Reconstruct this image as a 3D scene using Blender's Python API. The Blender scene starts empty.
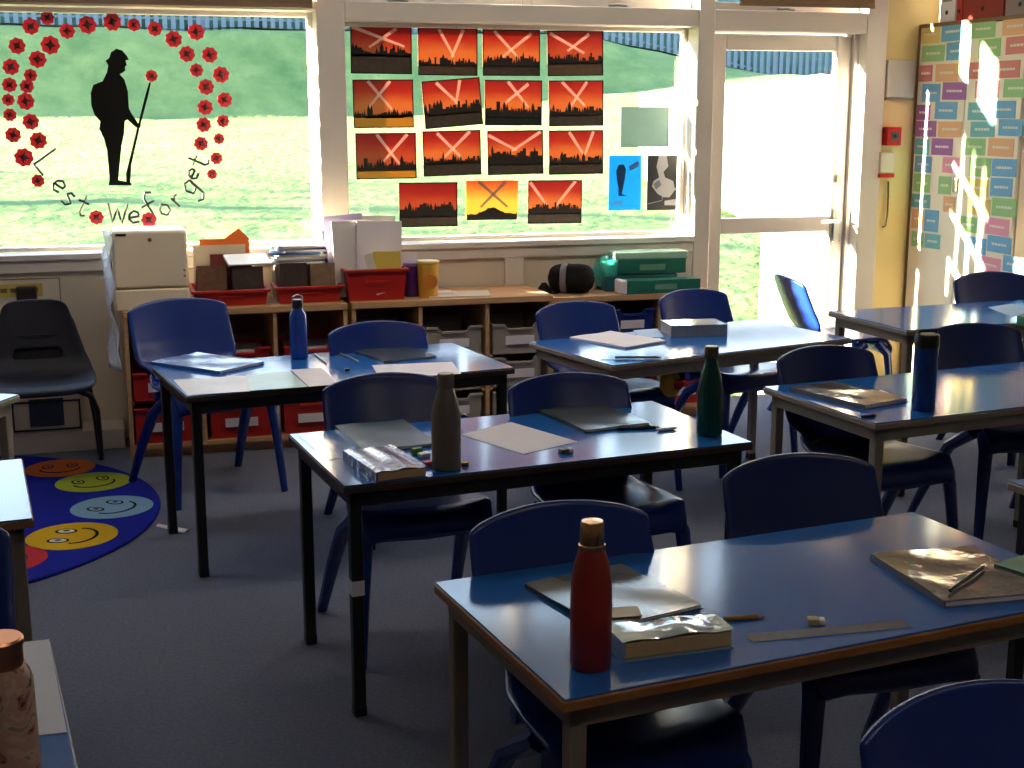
import bpy, math, random
from mathutils import Vector, Matrix
PI = math.pi
FILL = 4.5
SC = bpy.context.scene
COL = SC.collection
# ------------------------------------------------------------------ camera
FPX, PITCH, YAW, CAMH = 1339.3, 0.2016, 0.2890, 1.5617
FW = Vector((math.sin(YAW)*math.cos(PITCH), math.cos(YAW)*math.cos(PITCH), -math.sin(PITCH)))
RT = Vector((math.cos(YAW), -math.sin(YAW), 0))
UP = RT.cross(FW)
EYE = Vector((0, 0, CAMH))
def ray(px, py): return FW + RT*((px-512)/FPX) - UP*((py-384)/FPX)
def onz(px, py, z):
    d = ray(px, py); return EYE + d*((z-CAMH)/d.z)
def ony(px, py, y):
    d = ray(px, py); return EYE + d*(y/d.y)
def onx(px, py, x):
    d = ray(px, py); return EYE + d*(x/d.x)
cam_d = bpy.data.cameras.new('camera'); cam = bpy.data.objects.new('camera', cam_d); COL.objects.link(cam)
cam_d.sensor_width = 36; cam_d.lens = 36*FPX/1024; cam_d.clip_start = .05; cam_d.clip_end = 400
M3 = Matrix((RT, UP, -FW)).transposed()
cam.matrix_world = Matrix.Translation(EYE) @ M3.to_4x4()
SC.camera = cam
# ------------------------------------------------------------------ materials
def lin(h):
    if isinstance(h, str):
        h = h.lstrip('#'); c = [int(h[i:i+2], 16)/255 for i in (0, 2, 4)]
        return tuple(x/12.92 if x <= .04045 else ((x+.055)/1.055)**2.4 for x in c)
    return tuple(h)
MATS = {}
def mat(name, col, rough=.6, spec=.5, metal=0, coat=0, nscale=0, namt=0, bump=0, bscale=60, trans=0, emit=None, translucent=0, coat_rough=.1):
    if name in MATS: return MATS[name]
    m = bpy.data.materials.new(name); m.use_nodes = True; MATS[name] = m
    nt = m.node_tree; b = nt.nodes['Principled BSDF']; c = lin(col)
    b.inputs['Base Color'].default_value = (*c, 1); b.inputs['Roughness'].default_value = rough
    b.inputs['Specular IOR Level'].default_value = spec; b.inputs['Metallic'].default_value = metal
    b.inputs['Coat Weight'].default_value = coat; b.inputs['Coat Roughness'].default_value = coat_rough
    tc = nt.nodes.new('ShaderNodeTexCoord')
    if namt:
        n = nt.nodes.new('ShaderNodeTexNoise'); n.inputs['Scale'].default_value = nscale; n.inputs['Detail'].default_value = 4
        nt.links.new(tc.outputs['Object'], n.inputs['Vector'])
        mx = nt.nodes.new('ShaderNodeMix'); mx.data_type = 'RGBA'
        mx.inputs[6].default_value = (*[x*(1-namt) for x in c], 1); mx.inputs[7].default_value = (*[min(1, x*(1+namt)) for x in c], 1)
        nt.links.new(n.outputs['Fac'], mx.inputs[0]); nt.links.new(mx.outputs[2], b.inputs['Base Color'])
    if bump:
        n2 = nt.nodes.new('ShaderNodeTexNoise'); n2.inputs['Scale'].default_value = bscale; n2.inputs['Detail'].default_value = 3
        nt.links.new(tc.outputs['Object'], n2.inputs['Vector'])
        bp = nt.nodes.new('ShaderNodeBump'); bp.inputs['Strength'].default_value = bump; bp.inputs['Distance'].default_value = .01
        nt.links.new(n2.outputs['Fac'], bp.inputs['Height']); nt.links.new(bp.outputs['Normal'], b.inputs['Normal'])
    if translucent:
        t = nt.nodes.new('ShaderNodeBsdfTranslucent'); t.inputs['Color'].default_value = (*c, 1)
        ms = nt.nodes.new('ShaderNodeMixShader'); ms.inputs[0].default_value = translucent
        nt.links.new(b.outputs[0], ms.inputs[1]); nt.links.new(t.outputs[0], ms.inputs[2])
        nt.links.new(ms.outputs[0], nt.nodes['Material Output'].inputs['Surface'])
    return m
def glass_mat(name, tint=(1, 1, 1), refl=.05, rough=.0):
    m = bpy.data.materials.new(name); m.use_nodes = True; nt = m.node_tree; nt.nodes.clear()
    o = nt.nodes.new('ShaderNodeOutputMaterial'); t = nt.nodes.new('ShaderNodeBsdfTransparent'); g = nt.nodes.new('ShaderNodeBsdfGlossy')
    t.inputs[0].default_value = (*tint, 1); g.inputs['Roughness'].default_value = rough
    f = nt.nodes.new('ShaderNodeFresnel'); f.inputs[0].default_value = 1.35
    ms = nt.nodes.new('ShaderNodeMixShader')
    if refl is None: nt.links.new(f.outputs[0], ms.inputs[0])
    else: ms.inputs[0].default_value = refl
    nt.links.new(t.outputs[0], ms.inputs[1]); nt.links.new(g.outputs[0], ms.inputs[2]); nt.links.new(ms.outputs[0], o.inputs[0])
    return m
GLASS = glass_mat('window_glass', (.96, .98, .97), .04)
CLEAR = glass_mat('clear_plastic', (.8, .84, .86), .22, .12)
def wood(name, a, b, scale=3, rough=.5):
    m = bpy.data.materials.new(name); m.use_nodes = True; nt = m.node_tree; bs = nt.nodes['Principled BSDF']
    tc = nt.nodes.new('ShaderNodeTexCoord'); mp = nt.nodes.new('ShaderNodeMapping'); mp.inputs['Scale'].default_value = (scale, scale*8, scale*8)
    n = nt.nodes.new('ShaderNodeTexNoise'); n.inputs['Scale'].default_value = 3; n.inputs['Detail'].default_value = 5
    r = nt.nodes.new('ShaderNodeValToRGB'); r.color_ramp.elements[0].color = (*lin(a), 1); r.color_ramp.elements[1].color = (*lin(b), 1)
    r.color_ramp.elements[0].position = .3; r.color_ramp.elements[1].position = .7
    nt.links.new(tc.outputs['Object'], mp.inputs[0]); nt.links.new(mp.outputs[0], n.inputs['Vector']); nt.links.new(n.outputs['Fac'], r.inputs[0]); nt.links.new(r.outputs[0], bs.inputs['Base Color'])
    bs.inputs['Roughness'].default_value = rough
    return m
# shared materials
m_white = mat('white_paintwork', '#cfc6bf', .45)
m_wall = mat('cream_wall_paint', '#cbbfae', .7, namt=.04, nscale=3)
m_wallY = mat('yellow_wall_paint', '#dcc489', .7, namt=.05, nscale=3)
m_ceil = mat('ceiling_paint', '#dedad2', .8)
m_carpet = mat('carpet', '#6d7286', .95, .1, nscale=90, namt=.35, bump=.6, bscale=400)
m_blue = mat('blue_chair_plastic', '#14307e', .27, .5, bump=.03, bscale=300)
m_blue2 = mat('navy_chair_plastic', '#142663', .28, .5, bump=.03, bscale=300)
m_char = mat('charcoal_chair_plastic', '#232430', .55, .25, bump=.1, bscale=300)
m_top = mat('blue_table_laminate', '#2264b4', .13, .5, bump=.012, bscale=30)
m_edge = wood('table_edge_wood', '#85552a', '#a87038', 4, .45)
m_edge2 = mat('grey_table_edge', '#8d7f72', .5)
m_black = mat('black_metal', '#141416', .45)
m_grey = mat('grey_metal', '#8c8378', .4, .5)
m_beige = mat('beige_metal', '#85786a', .45)
m_beech = wood('bookcase_wood', '#b28a62', '#c79d73', 2, .5)
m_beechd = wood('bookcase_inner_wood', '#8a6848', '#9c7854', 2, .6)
m_red = mat('red_tray_plastic', '#b3231c', .35, .5)
m_blueT = mat('blue_tray_plastic', '#1c2f7a', .35, .5)
m_clearT = mat('clear_grey_tray_plastic', '#a59b90', .25, .5, trans=.3)
m_paper = mat('white_paper', '#e2dbe2', .7, .2)
m_paperB = mat('pale_blue_paper', '#a9c4e6', .7, .2)
m_cream = mat('cream_plastic', '#ecdcc0', .4)
m_blackp = mat('black_plastic', '#0d0d0f', .4)
m_ink = mat('black_card', '#050505', .7, .2)
m_steel = mat('brushed_steel', '#9d9a96', .3, metal=1)
m_copper = mat('copper_metal', '#c98a68', .28, metal=1)
m_goldcap = mat('gold_metal', '#c79a6b', .22, metal=1)
# ------------------------------------------------------------------ mesh builder
class MB:
    def __init__(s): s.v = []; s.f = []; s.mi = []; s.mats = []
    def _m(s, m):
        if m is None: return 0
        if m not in s.mats: s.mats.append(m)
        return s.mats.index(m)
    def add(s, vs, fs, m=None, T=None):
        o = len(s.v); i = s._m(m)
        s.v += [tuple(T @ Vector(v)) if T else tuple(v) for v in vs]
        s.f += [[o+k for k in f] for f in fs]; s.mi += [i]*len(fs); return s
    def box(s, x0, x1, y0, y1, z0, z1, m=None, T=None):
        v = [(x, y, z) for z in (z0, z1) for y in (y0, y1) for x in (x0, x1)]
        return s.add(v, [(0, 2, 3, 1), (4, 5, 7, 6), (0, 1, 5, 4), (2, 6, 7, 3), (0, 4, 6, 2), (1, 3, 7, 5)], m, T)
    def prism(s, pts, t, m=None, T=None, mside=None):
        # outline in local XY, thickness t along +Z
        n = len(pts); a = sum(pts[i][0]*pts[(i+1) % n][1]-pts[(i+1) % n][0]*pts[i][1] for i in range(n))
        if a < 0: pts = pts[::-1]
        v = [(p[0], p[1], 0) for p in pts]+[(p[0], p[1], t) for p in pts]
        s.add(v, [list(range(n-1, -1, -1)), list(range(n, 2*n))]+[(i, (i+1) % n, n+(i+1) % n, n+i) for i in range(n)], m, T); return s
    def lathe(s, prof, n=28, m=None, T=None, sx=1):
        v = []; f = []
        for r, z in prof:
            for k in range(n):
                a = 2*PI*k/n; v.append((r*math.cos(a)*sx, r*math.sin(a), z))
        for i in range(len(prof)-1):
            for k in range(n):
                k2 = (k+1) % n; f.append((i*n+k, i*n+k2, (i+1)*n+k2, (i+1)*n+k))
        f.append(list(range(n-1, -1, -1))); f.append([(len(prof)-1)*n+k for k in range(n)])
        return s.add(v, f, m, T)
    def tube(s, pts, r, n=8, m=None, T=None, r2=None, flat=1.0):
        pts = [Vector(p) for p in pts]; v = []; f = []; L = len(pts); up = None
        for i, p in enumerate(pts):
            d = (pts[min(i+1, L-1)]-pts[max(i-1, 0)]).normalized()
            if up is None:
                up = Vector((0, 0, 1)) if abs(d.z) < .9 else Vector((0, 1, 0))
            a = d.cross(up).normalized(); b = a.cross(d).normalized(); up = b
            rr = r if r2 is None else r+(r2-r)*i/(L-1)
            for k in range(n):
                t = 2*PI*(k+.5)/n; q = p+a*(rr*math.cos(t))+b*(rr*flat*math.sin(t)); v.append(tuple(q))
        for i in range(L-1):
            for k in range(n):
                k2 = (k+1) % n; f.append((i*n+k, i*n+k2, (i+1)*n+k2, (i+1)*n+k))
        f.append(list(range(n-1, -1, -1))); f.append([(L-1)*n+k for k in range(n)])
        return s.add(v, f, m, T)
    def grid(s, fn, nu, nv, m=None, T=None):
        v = [fn(i/nu, j/nv) for j in range(nv+1) for i in range(nu+1)]
        f = [(j*(nu+1)+i, j*(nu+1)+i+1, (j+1)*(nu+1)+i+1, (j+1)*(nu+1)+i) for j in range(nv) for i in range(nu)]
        return s.add(v, f, m, T)
    def mesh(s, name, m=None, smooth=True, angle=35):
        me = bpy.data.meshes.new(name); me.from_pydata(s.v, [], s.f)
        for mm in (s.mats or [m]): me.materials.append(mm)
        if s.mats: me.polygons.foreach_set('material_index', s.mi)
        if smooth:
            me.polygons.foreach_set('use_smooth', [True]*len(me.polygons)); me.set_sharp_from_angle(angle=math.radians(angle))
        me.update(); return me
    def build(s, name, m=None, parent=None, bevel=0, smooth=True, angle=35, seg=2, solid=0, sub=0):
        o = bpy.data.objects.new(name, s.mesh(name, m, smooth, angle)); COL.objects.link(o)
        if parent: o.parent = parent
        if solid:
            md = o.modifiers.new('solidify', 'SOLIDIFY'); md.thickness = solid; md.offset = 0
        if bevel:
            md = o.modifiers.new('bevel', 'BEVEL'); md.width = bevel; md.segments = seg; md.limit_method = 'ANGLE'; md.angle_limit = math.radians(40)
        if sub:
            md = o.modifiers.new('subsurf', 'SUBSURF'); md.levels = sub; md.render_levels = sub
        return o
def TR(x=0, y=0, z=0, rz=0, rx=0, ry=0):
    return Matrix.Translation((x, y, z)) @ Matrix.Rotation(rz, 4, 'Z') @ Matrix.Rotation(ry, 4, 'Y') @ Matrix.Rotation(rx, 4, 'X')
def tag(o, label, cat, group=None, kind=None):
    o['label'] = label; o['category'] = cat
    if group: o['group'] = group
    if kind: o['kind'] = kind
    return o
def thing(name, label, cat, loc=(0, 0, 0), rz=0, group=None):
    o = bpy.data.objects.new(name, None); COL.objects.link(o); o.empty_display_size = .1
    o.location = loc; o.rotation_euler = (0, 0, rz); return tag(o, label, cat, group)
def structure(name, mb, m=None, label=None, cat=None, parent=None, bevel=0, smooth=False):
    o = mb.build(name, m, parent, bevel=bevel, smooth=smooth)
    if parent is None:
        o['kind'] = 'structure'; o['label'] = label; o['category'] = cat or name.split('_')[0]
    return o
def dup(root, loc, rz, label, group=None):
    r = root.copy(); COL.objects.link(r); r.location = loc; r.rotation_euler = (0, 0, rz); r['label'] = label
    if group: r['group'] = group
    for ch in list(root.children):
        c = ch.copy(); COL.objects.link(c); c.parent = r
        for g in list(ch.children):
            d = g.copy(); COL.objects.link(d); d.parent = c
    return r
# ================================================================== SETTING
YW, YG = 6.60, 6.74           # inner face of the window wall, plane of the glass
XL, XR, YF, ZC = -3.6, 4.72, -2.4, 2.75
ZS, ZH, ZH1, ZT0, ZT1 = .905, 1.985, 2.025, 2.075, 2.56   # sill, window head, transom
WT = .22
f = MB(); f.box(XL-.2, XR+.2, YF-.2, YW+.05, -.12, 0)
structure('floor', f, m_carpet, 'dark blue-grey carpet covering the classroom floor')
f = MB(); f.box(XL-.2, XR+.2, YF-.2, YW+WT, ZC, ZC+.1)
structure('ceiling', f, m_ceil, 'white painted ceiling above the classroom')
# side walls, the left one with a tall window opening out of the picture
f = MB(); f.box(XL-.2, XL, YF-.2, YW+WT, 0, ZC)
structure('wall_left', f, m_wall, 'cream painted side wall left of the rug')
f = MB(); f.box(XR, XR+.2, YF-.2, YW+WT, 0, ZC)
structure('wall_right', f, m_wall, 'cream side wall behind the cupboards')
f = MB(); f.box(XL, XR, YF-.2, YF, 0, ZC)
structure('wall_front', f, m_wall, 'cream wall behind the viewer')
X1a, X1b, X2a, X2b, XDa, XDb, XPb = -.80, .985, 1.122, 2.965, 3.06, 3.95, 4.075
f = MB()
f.box(XL, X1a-.1, YW, YW+WT, 0, ZC, m_wall)
f.box(X1a-.1, XDa, YW, YW+WT, 0, ZS-.03, m_wall)
f.box(X1a-.1, XPb, YW, YW+WT, ZT1, ZC, m_wall)
f.box(XPb, XR, YW, YW+WT, 0, ZC, m_wallY)
structure('wall_back', f, None, 'cream and yellow window wall at the far end of the room')
def frame_rect(mb, x0, x1, z0, z1, w, y0, y1, m=None):
    mb.box(x0, x0+w, y0, y1, z0, z1, m); mb.box(x1-w, x1, y0, y1, z0, z1, m)
    mb.box(x0+w, x1-w, y0, y1, z0, z0+w, m); mb.box(x0+w, x1-w, y0, y1, z1-w, z1, m)
# posts and rails of the window screen
f = MB()
f.box(X1a-.1, X1a, YW-.01, YW+WT, ZS-.03, ZT1); f.box(X1b, X2a, YW-.02, YW+WT-.02, ZS-.03, ZT1)
f.box(X2b, XDa, YW-.02, YW+WT, 0, ZT1); f.box(XDb, XPb, YW-.02, YW+WT, 0, ZT1)
structure('trim_1', f, m_white, 'white painted posts between the windows and door', 'trim', bevel=.006)
f = MB()
f.box(X1a, X1b, YW-.015, YG+.05, ZH1, ZT0); f.box(X2a, X2b, YW-.015, YG+.05, ZH, ZT0)
f.box(XDa, XDb, YW-.015, YG+.05, ZH-.02, ZT0)
structure('trim_2', f, m_white, 'white painted head rails above the windows and door', 'trim', bevel=.006)
f = MB(); f.box(X1a, X2b, YW-.035, YG-.03, ZS-.028, ZS)
f.box(X1a, X2b, YW-.02, YW, ZS-.085, ZS-.028)
structure('trim_3', f, m_white, 'white window sill board above the bookcases', 'trim', bevel=.004)
f = MB()
for a, b in ((1.04, 1.10), (1.92, 2.02), (2.86, 2.96)): f.box(a, b, YW-.02, YW, .3, ZS-.085)
f.box(1.1, 2.86, YW-.02, YW, .3, .66)
structure('trim_4', f, m_white, 'white panel battens on the wall below the window', 'trim', bevel=.003)
f = MB(); f.box(XL, .0, YW-.2, YW, 0, .095)
structure('baseboard_back', f, m_white, 'cream boxed skirting along the wall beside the bookcase', 'baseboard', bevel=.004)
def window(n, x0, x1, label, ZH=ZH):
    r = thing('window_%d' % n, label, 'window', (0, YG, 0)); r['kind'] = 'structure'
    mb = MB(); frame_rect(mb, x0, x1, ZS, ZH, .022, -.025, .03); mb.build('window_frame', m_white, r, bevel=.004, smooth=False)
    mb = MB(); mb.box(x0+.02, x1-.02, 0, .006, ZS+.02, ZH-.02); mb.build('glass_pane', GLASS, r, smooth=False)
    return r
window(1, X1a, X1b, 'wide window with a soldier silhouette and red poppies on the glass', ZH1)
window(2, X2a, X2b, 'wide window covered with rows of red sunset pictures')
def transom(n, x0, x1, mull, label):
    r = thing('window_%d' % n, label, 'window', (0, YG, 0)); r['kind'] = 'structure'
    mb = MB(); xs = [x0]+mull+[x1]
    for a, b in zip(xs, xs[1:]): frame_rect(mb, a, b, ZT0, ZT1, .045, -.06, .03)
    mb.build('window_frame', m_white, r, bevel=.004, smooth=False)
    for a, b in zip(xs, xs[1:]):
        g = MB(); g.box(a+.04, b-.04, 0, .006, ZT0+.04, ZT1-.04); g.build('glass_pane', GLASS, r, smooth=False)
    for a, b in zip(xs, xs[1:]):
        c = (a+b)/2 if len(xs) == 2 else (a+.3*(b-a) if a == x0 else b-.45*(b-a))
        h = MB(); h.tube([(c-.05, -.075, ZT0+.012), (c+.0, -.082, ZT0+.016), (c+.05, -.072, ZT0+.012)], .009); h.build('catch', m_steel, r)
transom(3, X1a, X1b, [.1], 'high window strip above the soldier window')
transom(4, X2a, X2b, [2.04], 'high window strip above the red pictures')
transom(5, XDa, XDb, [], 'high window over the glazed door')
# glazed door
r = thing('door_1', 'white glazed door to the garden with blown-out light behind', 'door', (XDa, YG-.03, 0)); r['kind'] = 'structure'
W = XDb-XDa; ZD = ZH-.02
mb = MB(); mb.box(0, .025, -.05, .05, 0, ZD); mb.box(W-.025, W, -.05, .05, 0, ZD); mb.build('door_frame', m_white, r, bevel=.004, smooth=False)
mb = MB(); s = .085
mb.box(.03, .03+s, -.025, .025, .01, ZD-.01); mb.box(W-.03-s, W-.03, -.025, .025, .01, ZD-.01)
mb.box(.03+s, W-.03-s, -.025, .025, ZD-.09, ZD-.01); mb.box(.03+s, W-.03-s, -.025, .025, .90, .985); mb.box(.03+s, W-.03-s, -.025, .025, .01, .16)
leaf = mb.build('door_leaf', m_white, r, bevel=.005, smooth=False)
for a, b in ((.985, ZD-.09), (.16, .90)):
    g = MB(); g.box(.03+s, W-.03-s, -.004, .004, a, b); g.build('glass_pane', GLASS, r, smooth=False)
h = MB(); h.box(W-.095, W-.055, -.04, -.024, .84, 1.02); h.tube([(W-.075, -.04, .96), (W-.075, -.075, .96), (W-.19, -.078, .958)], .01); h.build('handle', m_steel, r)
h = MB(); h.box(W-.085, W-.06, -.038, -.024, 1.17, 1.21); h.build('lock', m_steel, r)
# roller blinds rolled part way down over two high windows
m_blind = mat('tan_blind_fabric', '#8a6d4e', .8)
def blind(x0, x1, z, label):
    r = thing('roller_blind', label, 'blind', ((x0+x1)/2, YW-.045, z), 0, 'roller blinds')
    w = (x1-x0)/2; b = MB(); b.box(-w, w, -.001, .001, .0, ZT1+.08-z); b.build('blind_fabric', m_blind, r)
    b = MB(); b.box(-w, w, -.008, .008, -.022, 0); b.build('bottom_bar', mat('bar_brown', '#7b6450', .5), r, bevel=.003)
    b = MB(); b.tube([(-w-.01, 0, ZT1+.1-z), (w+.01, 0, ZT1+.1-z)], .028, 12); b.build('roller', m_white, r)
blind(X1a+.02, X1b-.02, 2.055, 'tan roller blind lowered over the window strip above the soldier window')
blind(XDa+.12, XDb+.02, 2.115, 'tan roller blind lowered over the high window above the door')
# ================================================================== OUTDOORS
def crest(x): return 3.45 if x < 12 else max(1.2, 3.45-.2*(x-12))
def ground(x, y):
    yy = min(max(y, 7), 30)-7
    base = -.22+.095*yy-.00107*yy*yy
    if x > 6: base += .1*min(x-6, 12)*max(0, min(1, (y-12)/18)); base = min(base, crest(x)-.08) if y > 20 else base
    if y > 30:
        c = crest(x); t = min(1, (y-30.9)/2.3) if y > 30.9 else 0; base = base+(c-base)*t
    n = .05*math.sin(x*1.7+y*.9)*math.sin(y*1.3-x*.6)
    return base+n*min(1, (y-6.9)/4)
m_grass = bpy.data.materials.new('lawn_grass'); m_grass.use_nodes = True
nt = m_grass.node_tree; bs = nt.nodes['Principled BSDF']; bs.inputs['Roughness'].default_value = .9; bs.inputs['Specular IOR Level'].default_value = .15
tc = nt.nodes.new('ShaderNodeTexCoord'); n1 = nt.nodes.new('ShaderNodeTexNoise'); n1.inputs['Scale'].default_value = .9; n1.inputs['Detail'].default_value = 8; n1.inputs['Roughness'].default_value = .7
rp = nt.nodes.new('ShaderNodeValToRGB'); rp.color_ramp.elements[0].position = .32; rp.color_ramp.elements[1].position = .68
rp.color_ramp.elements[0].color = (.075, .135, .042, 1); rp.color_ramp.elements[1].color = (.185, .235, .078, 1)
nt.links.new(tc.outputs['Object'], n1.inputs['Vector']); nt.links.new(n1.outputs['Fac'], rp.inputs[0]); nt.links.new(rp.outputs[0], bs.inputs['Base Color'])
n2 = nt.nodes.new('ShaderNodeTexNoise'); n2.inputs['Scale'].default_value = 6; n2.inputs['Detail'].default_value = 6
bp = nt.nodes.new('ShaderNodeBump'); bp.inputs['Strength'].default_value = .5; bp.inputs['Distance'].default_value = .12
nt.links.new(tc.outputs['Object'], n2.inputs['Vector']); nt.links.new(n2.outputs['Fac'], bp.inputs['Height']); nt.links.new(bp.outputs[0], bs.inputs['Normal'])
f = MB()
def gy(v): return 6.83+v/.8*29 if v <= .8 else 35.83+(v-.8)/.2*40
f.grid(lambda u, v: (-34+u*90, gy(v), ground(-34+u*90, gy(v))-.02), 90, 120)
o = f.build('lawn', m_grass, angle=60); o['kind'] = 'structure'; o['label'] = 'sunlit lawn rising to a shaded grass bank outside the windows'; o['category'] = 'lawn'
m_pave = mat('glare_paving', '#d9d3c6', .8, namt=.1, nscale=4)
f = MB()
def pave(u, v):
    y = 6.83+v*22.5; x = y*(.511-.11*min(1, max(0, (y-13)/4)))+u*(1.5+v*14); return (x, y, ground(x, y)+.045)  # far end spreads wide to stand in for blown-out glare on the lawn
f.grid(pave, 10, 30); o = f.build('path', m_pave, angle=60); o['kind'] = 'structure'; o['label'] = 'pale concrete path from the garden door, spread wide as blown-out ground glare'; o['category'] = 'path'
# metal palisade fence along the crest
m_fence = mat('grey_blue_fence_paint', '#4c606c', .5)
fr = thing('palisade_fence', 'blue-grey metal paling fence along the top of the grass bank', 'fence', (0, 34.6, 0))
xs = [-8+2.6*i for i in range(15)]
for a, b in zip(xs, xs[1:]):
    p = MB()
    for k in range(13):
        x = a+.1+k*.2; z = crest(x); p.box(x-.055, x+.055, -.02, .02, z-.05, z+1.75); p.add([(x-.055, -.02, z+1.75), (x+.055, -.02, z+1.75), (x+.055, .02, z+1.75), (x-.055, .02, z+1.75), (x, 0, z+1.9)], [(0, 1, 4), (1, 2, 4), (2, 3, 4), (3, 0, 4)])
    for h in (.3, 1.45): p.tube([(a, .04, crest(a)+h), (b, .04, crest(b)+h)], .035, 4)
    p.build('paling_panel', m_fence, fr, smooth=False)
    q = MB(); q.box(a-.05, a+.05, .03, .13, crest(a)-.4, crest(a)+1.8); q.build('post', m_fence, fr, smooth=False)
# bare soil strip under the fence and a hedge line behind it
m_hedge = mat('hedge_leaves', '#4a6a62', .9, .1, nscale=3, namt=.5, bump=1, bscale=4)
rnd = random.Random(3)
f = MB()
for i in range(46):
    x = -14+i*.95; z = crest(x); R = .9+.5*rnd.random()
    cx, cy, cz = x, 38+rnd.random(), z+1.0+.5*rnd.random()
    def blob(u, v, cx=cx, cy=cy, cz=cz, R=R):
        a = 2*PI*u; t = PI*(v-.5); k = R*(1+.12*math.sin(5*a+3*t)+.1*math.sin(9*t+2*a))
        return (cx+k*math.cos(a)*math.cos(t), cy+k*math.sin(a)*math.cos(t)*.8, cz+1.5*k*math.sin(t))
    f.grid(blob, 14, 9)
tag(f.build('hedge', m_hedge, angle=70), 'dull green hedge beyond the paling fence', 'hedge', kind='stuff')
m_soil = mat('soil', '#b9a58d', .95, namt=.3, nscale=5)
f = MB(); f.grid(lambda u, v: (-12+u*34, 33.5+v*.9, ground(-12+u*34, 33.5+v*.9)+.03), 60, 3)
o = f.build('soil_strip', m_soil); o['kind'] = 'structure'; o['label'] = 'pale bare soil strip at the foot of the fence'; o['category'] = 'soil'
# ================================================================== TABLES
H = .638
TABLE_DATA = {}
def table(key, x, y, rz, label, legm, edgem, W=1.2, D=.6, Hh=H):
    t = thing('classroom_table', label, 'table', (x, y, 0), rz, 'classroom tables')
    TABLE_DATA[key] = (x, y, rz)
    mb = MB(); mb.box(0.003, W-.003, .003, D-.003, Hh-.004, Hh, m_top); mb.build('tabletop', None, t, bevel=.001)
    mb = MB(); mb.box(0, W, 0, D, Hh-.024, Hh-.0035, edgem); mb.build('edge_band', None, t, bevel=.004)
    mb = MB(); i = .022
    mb.box(i, W-i, i, i+.022, Hh-.064, Hh-.024); mb.box(i, W-i, D-i-.022, D-i, Hh-.064, Hh-.024)
    mb.box(i, i+.022, i, D-i, Hh-.064, Hh-.024); mb.box(W-i-.022, W-i, i, D-i, Hh-.064, Hh-.024)
    mb.build('frame', legm, t, bevel=.003, smooth=False)
    L = .016
    for sx in (i+L, W-i-L):
        for sy in (i+L, D-i-L):
            mb = MB(); mb.box(sx-L, sx+L, sy-L, sy+L, .012, Hh-.024); g = mb.build('leg', legm, t, bevel=.004)
            mb = MB(); mb.box(sx-L-.001, sx+L+.001, sy-L-.001, sy+L+.001, 0, .03); mb.build('foot_cap', m_blackp, g, bevel=.003)
    return t
m_dk = mat('dark_brown_edge', '#3a2a20', .5)
tF = table('F', .648, 1.888, .123, 'nearest blue-topped table with wooden edge holding the red bottle', m_beige, m_edge)
tM = table('M', .518, 3.224, .104, 'black-legged blue table holding the grey bottle and the green bottle', m_black, m_dk)
tL = table('L', .200, 4.438, .152, 'black-legged blue table in front of the bookcase with the blue bottle', m_black, m_dk)
tC = table('C', 1.740, 4.553, .239, 'grey-legged blue table near the garden door with white papers', m_grey, m_edge2)
tR = table('R', 2.169, 3.451, .121, 'grey-legged blue table holding the tall blue bottle', m_grey, m_edge2)
tB = table('B', 3.02, 4.62, .06, 'grey-legged table farthest back beside the cupboards', m_beige, m_edge2, 1.15, .56, .70)
table('LL', -1.4075, 3.0475, .0955, 'empty blue table beside the smiley face rug', m_beige, m_edge, 1.2, .588)
table('LB', -1.2745, 1.666, .112, 'blue table under the patterned tumbler', m_beige, m_edge2, 1.2, .6)
table('LF', -1.666, 4.71, -.52, 'blue table by the rug in front of the charcoal chair', m_grey, m_edge2, 1.2, .6)
table('RX', 2.185, 2.2, .06, 'blue table just past the right end of the nearest table', m_black, m_edge2)
# white sticker on one leg, part of that table
mb = MB(); mb.box(.0215, .0545, .0205, .0545, .335, .375); s_ = mb.build('leg_sticker', m_paper, tM); s_['label'] = 'white sticker around the leg'
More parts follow.
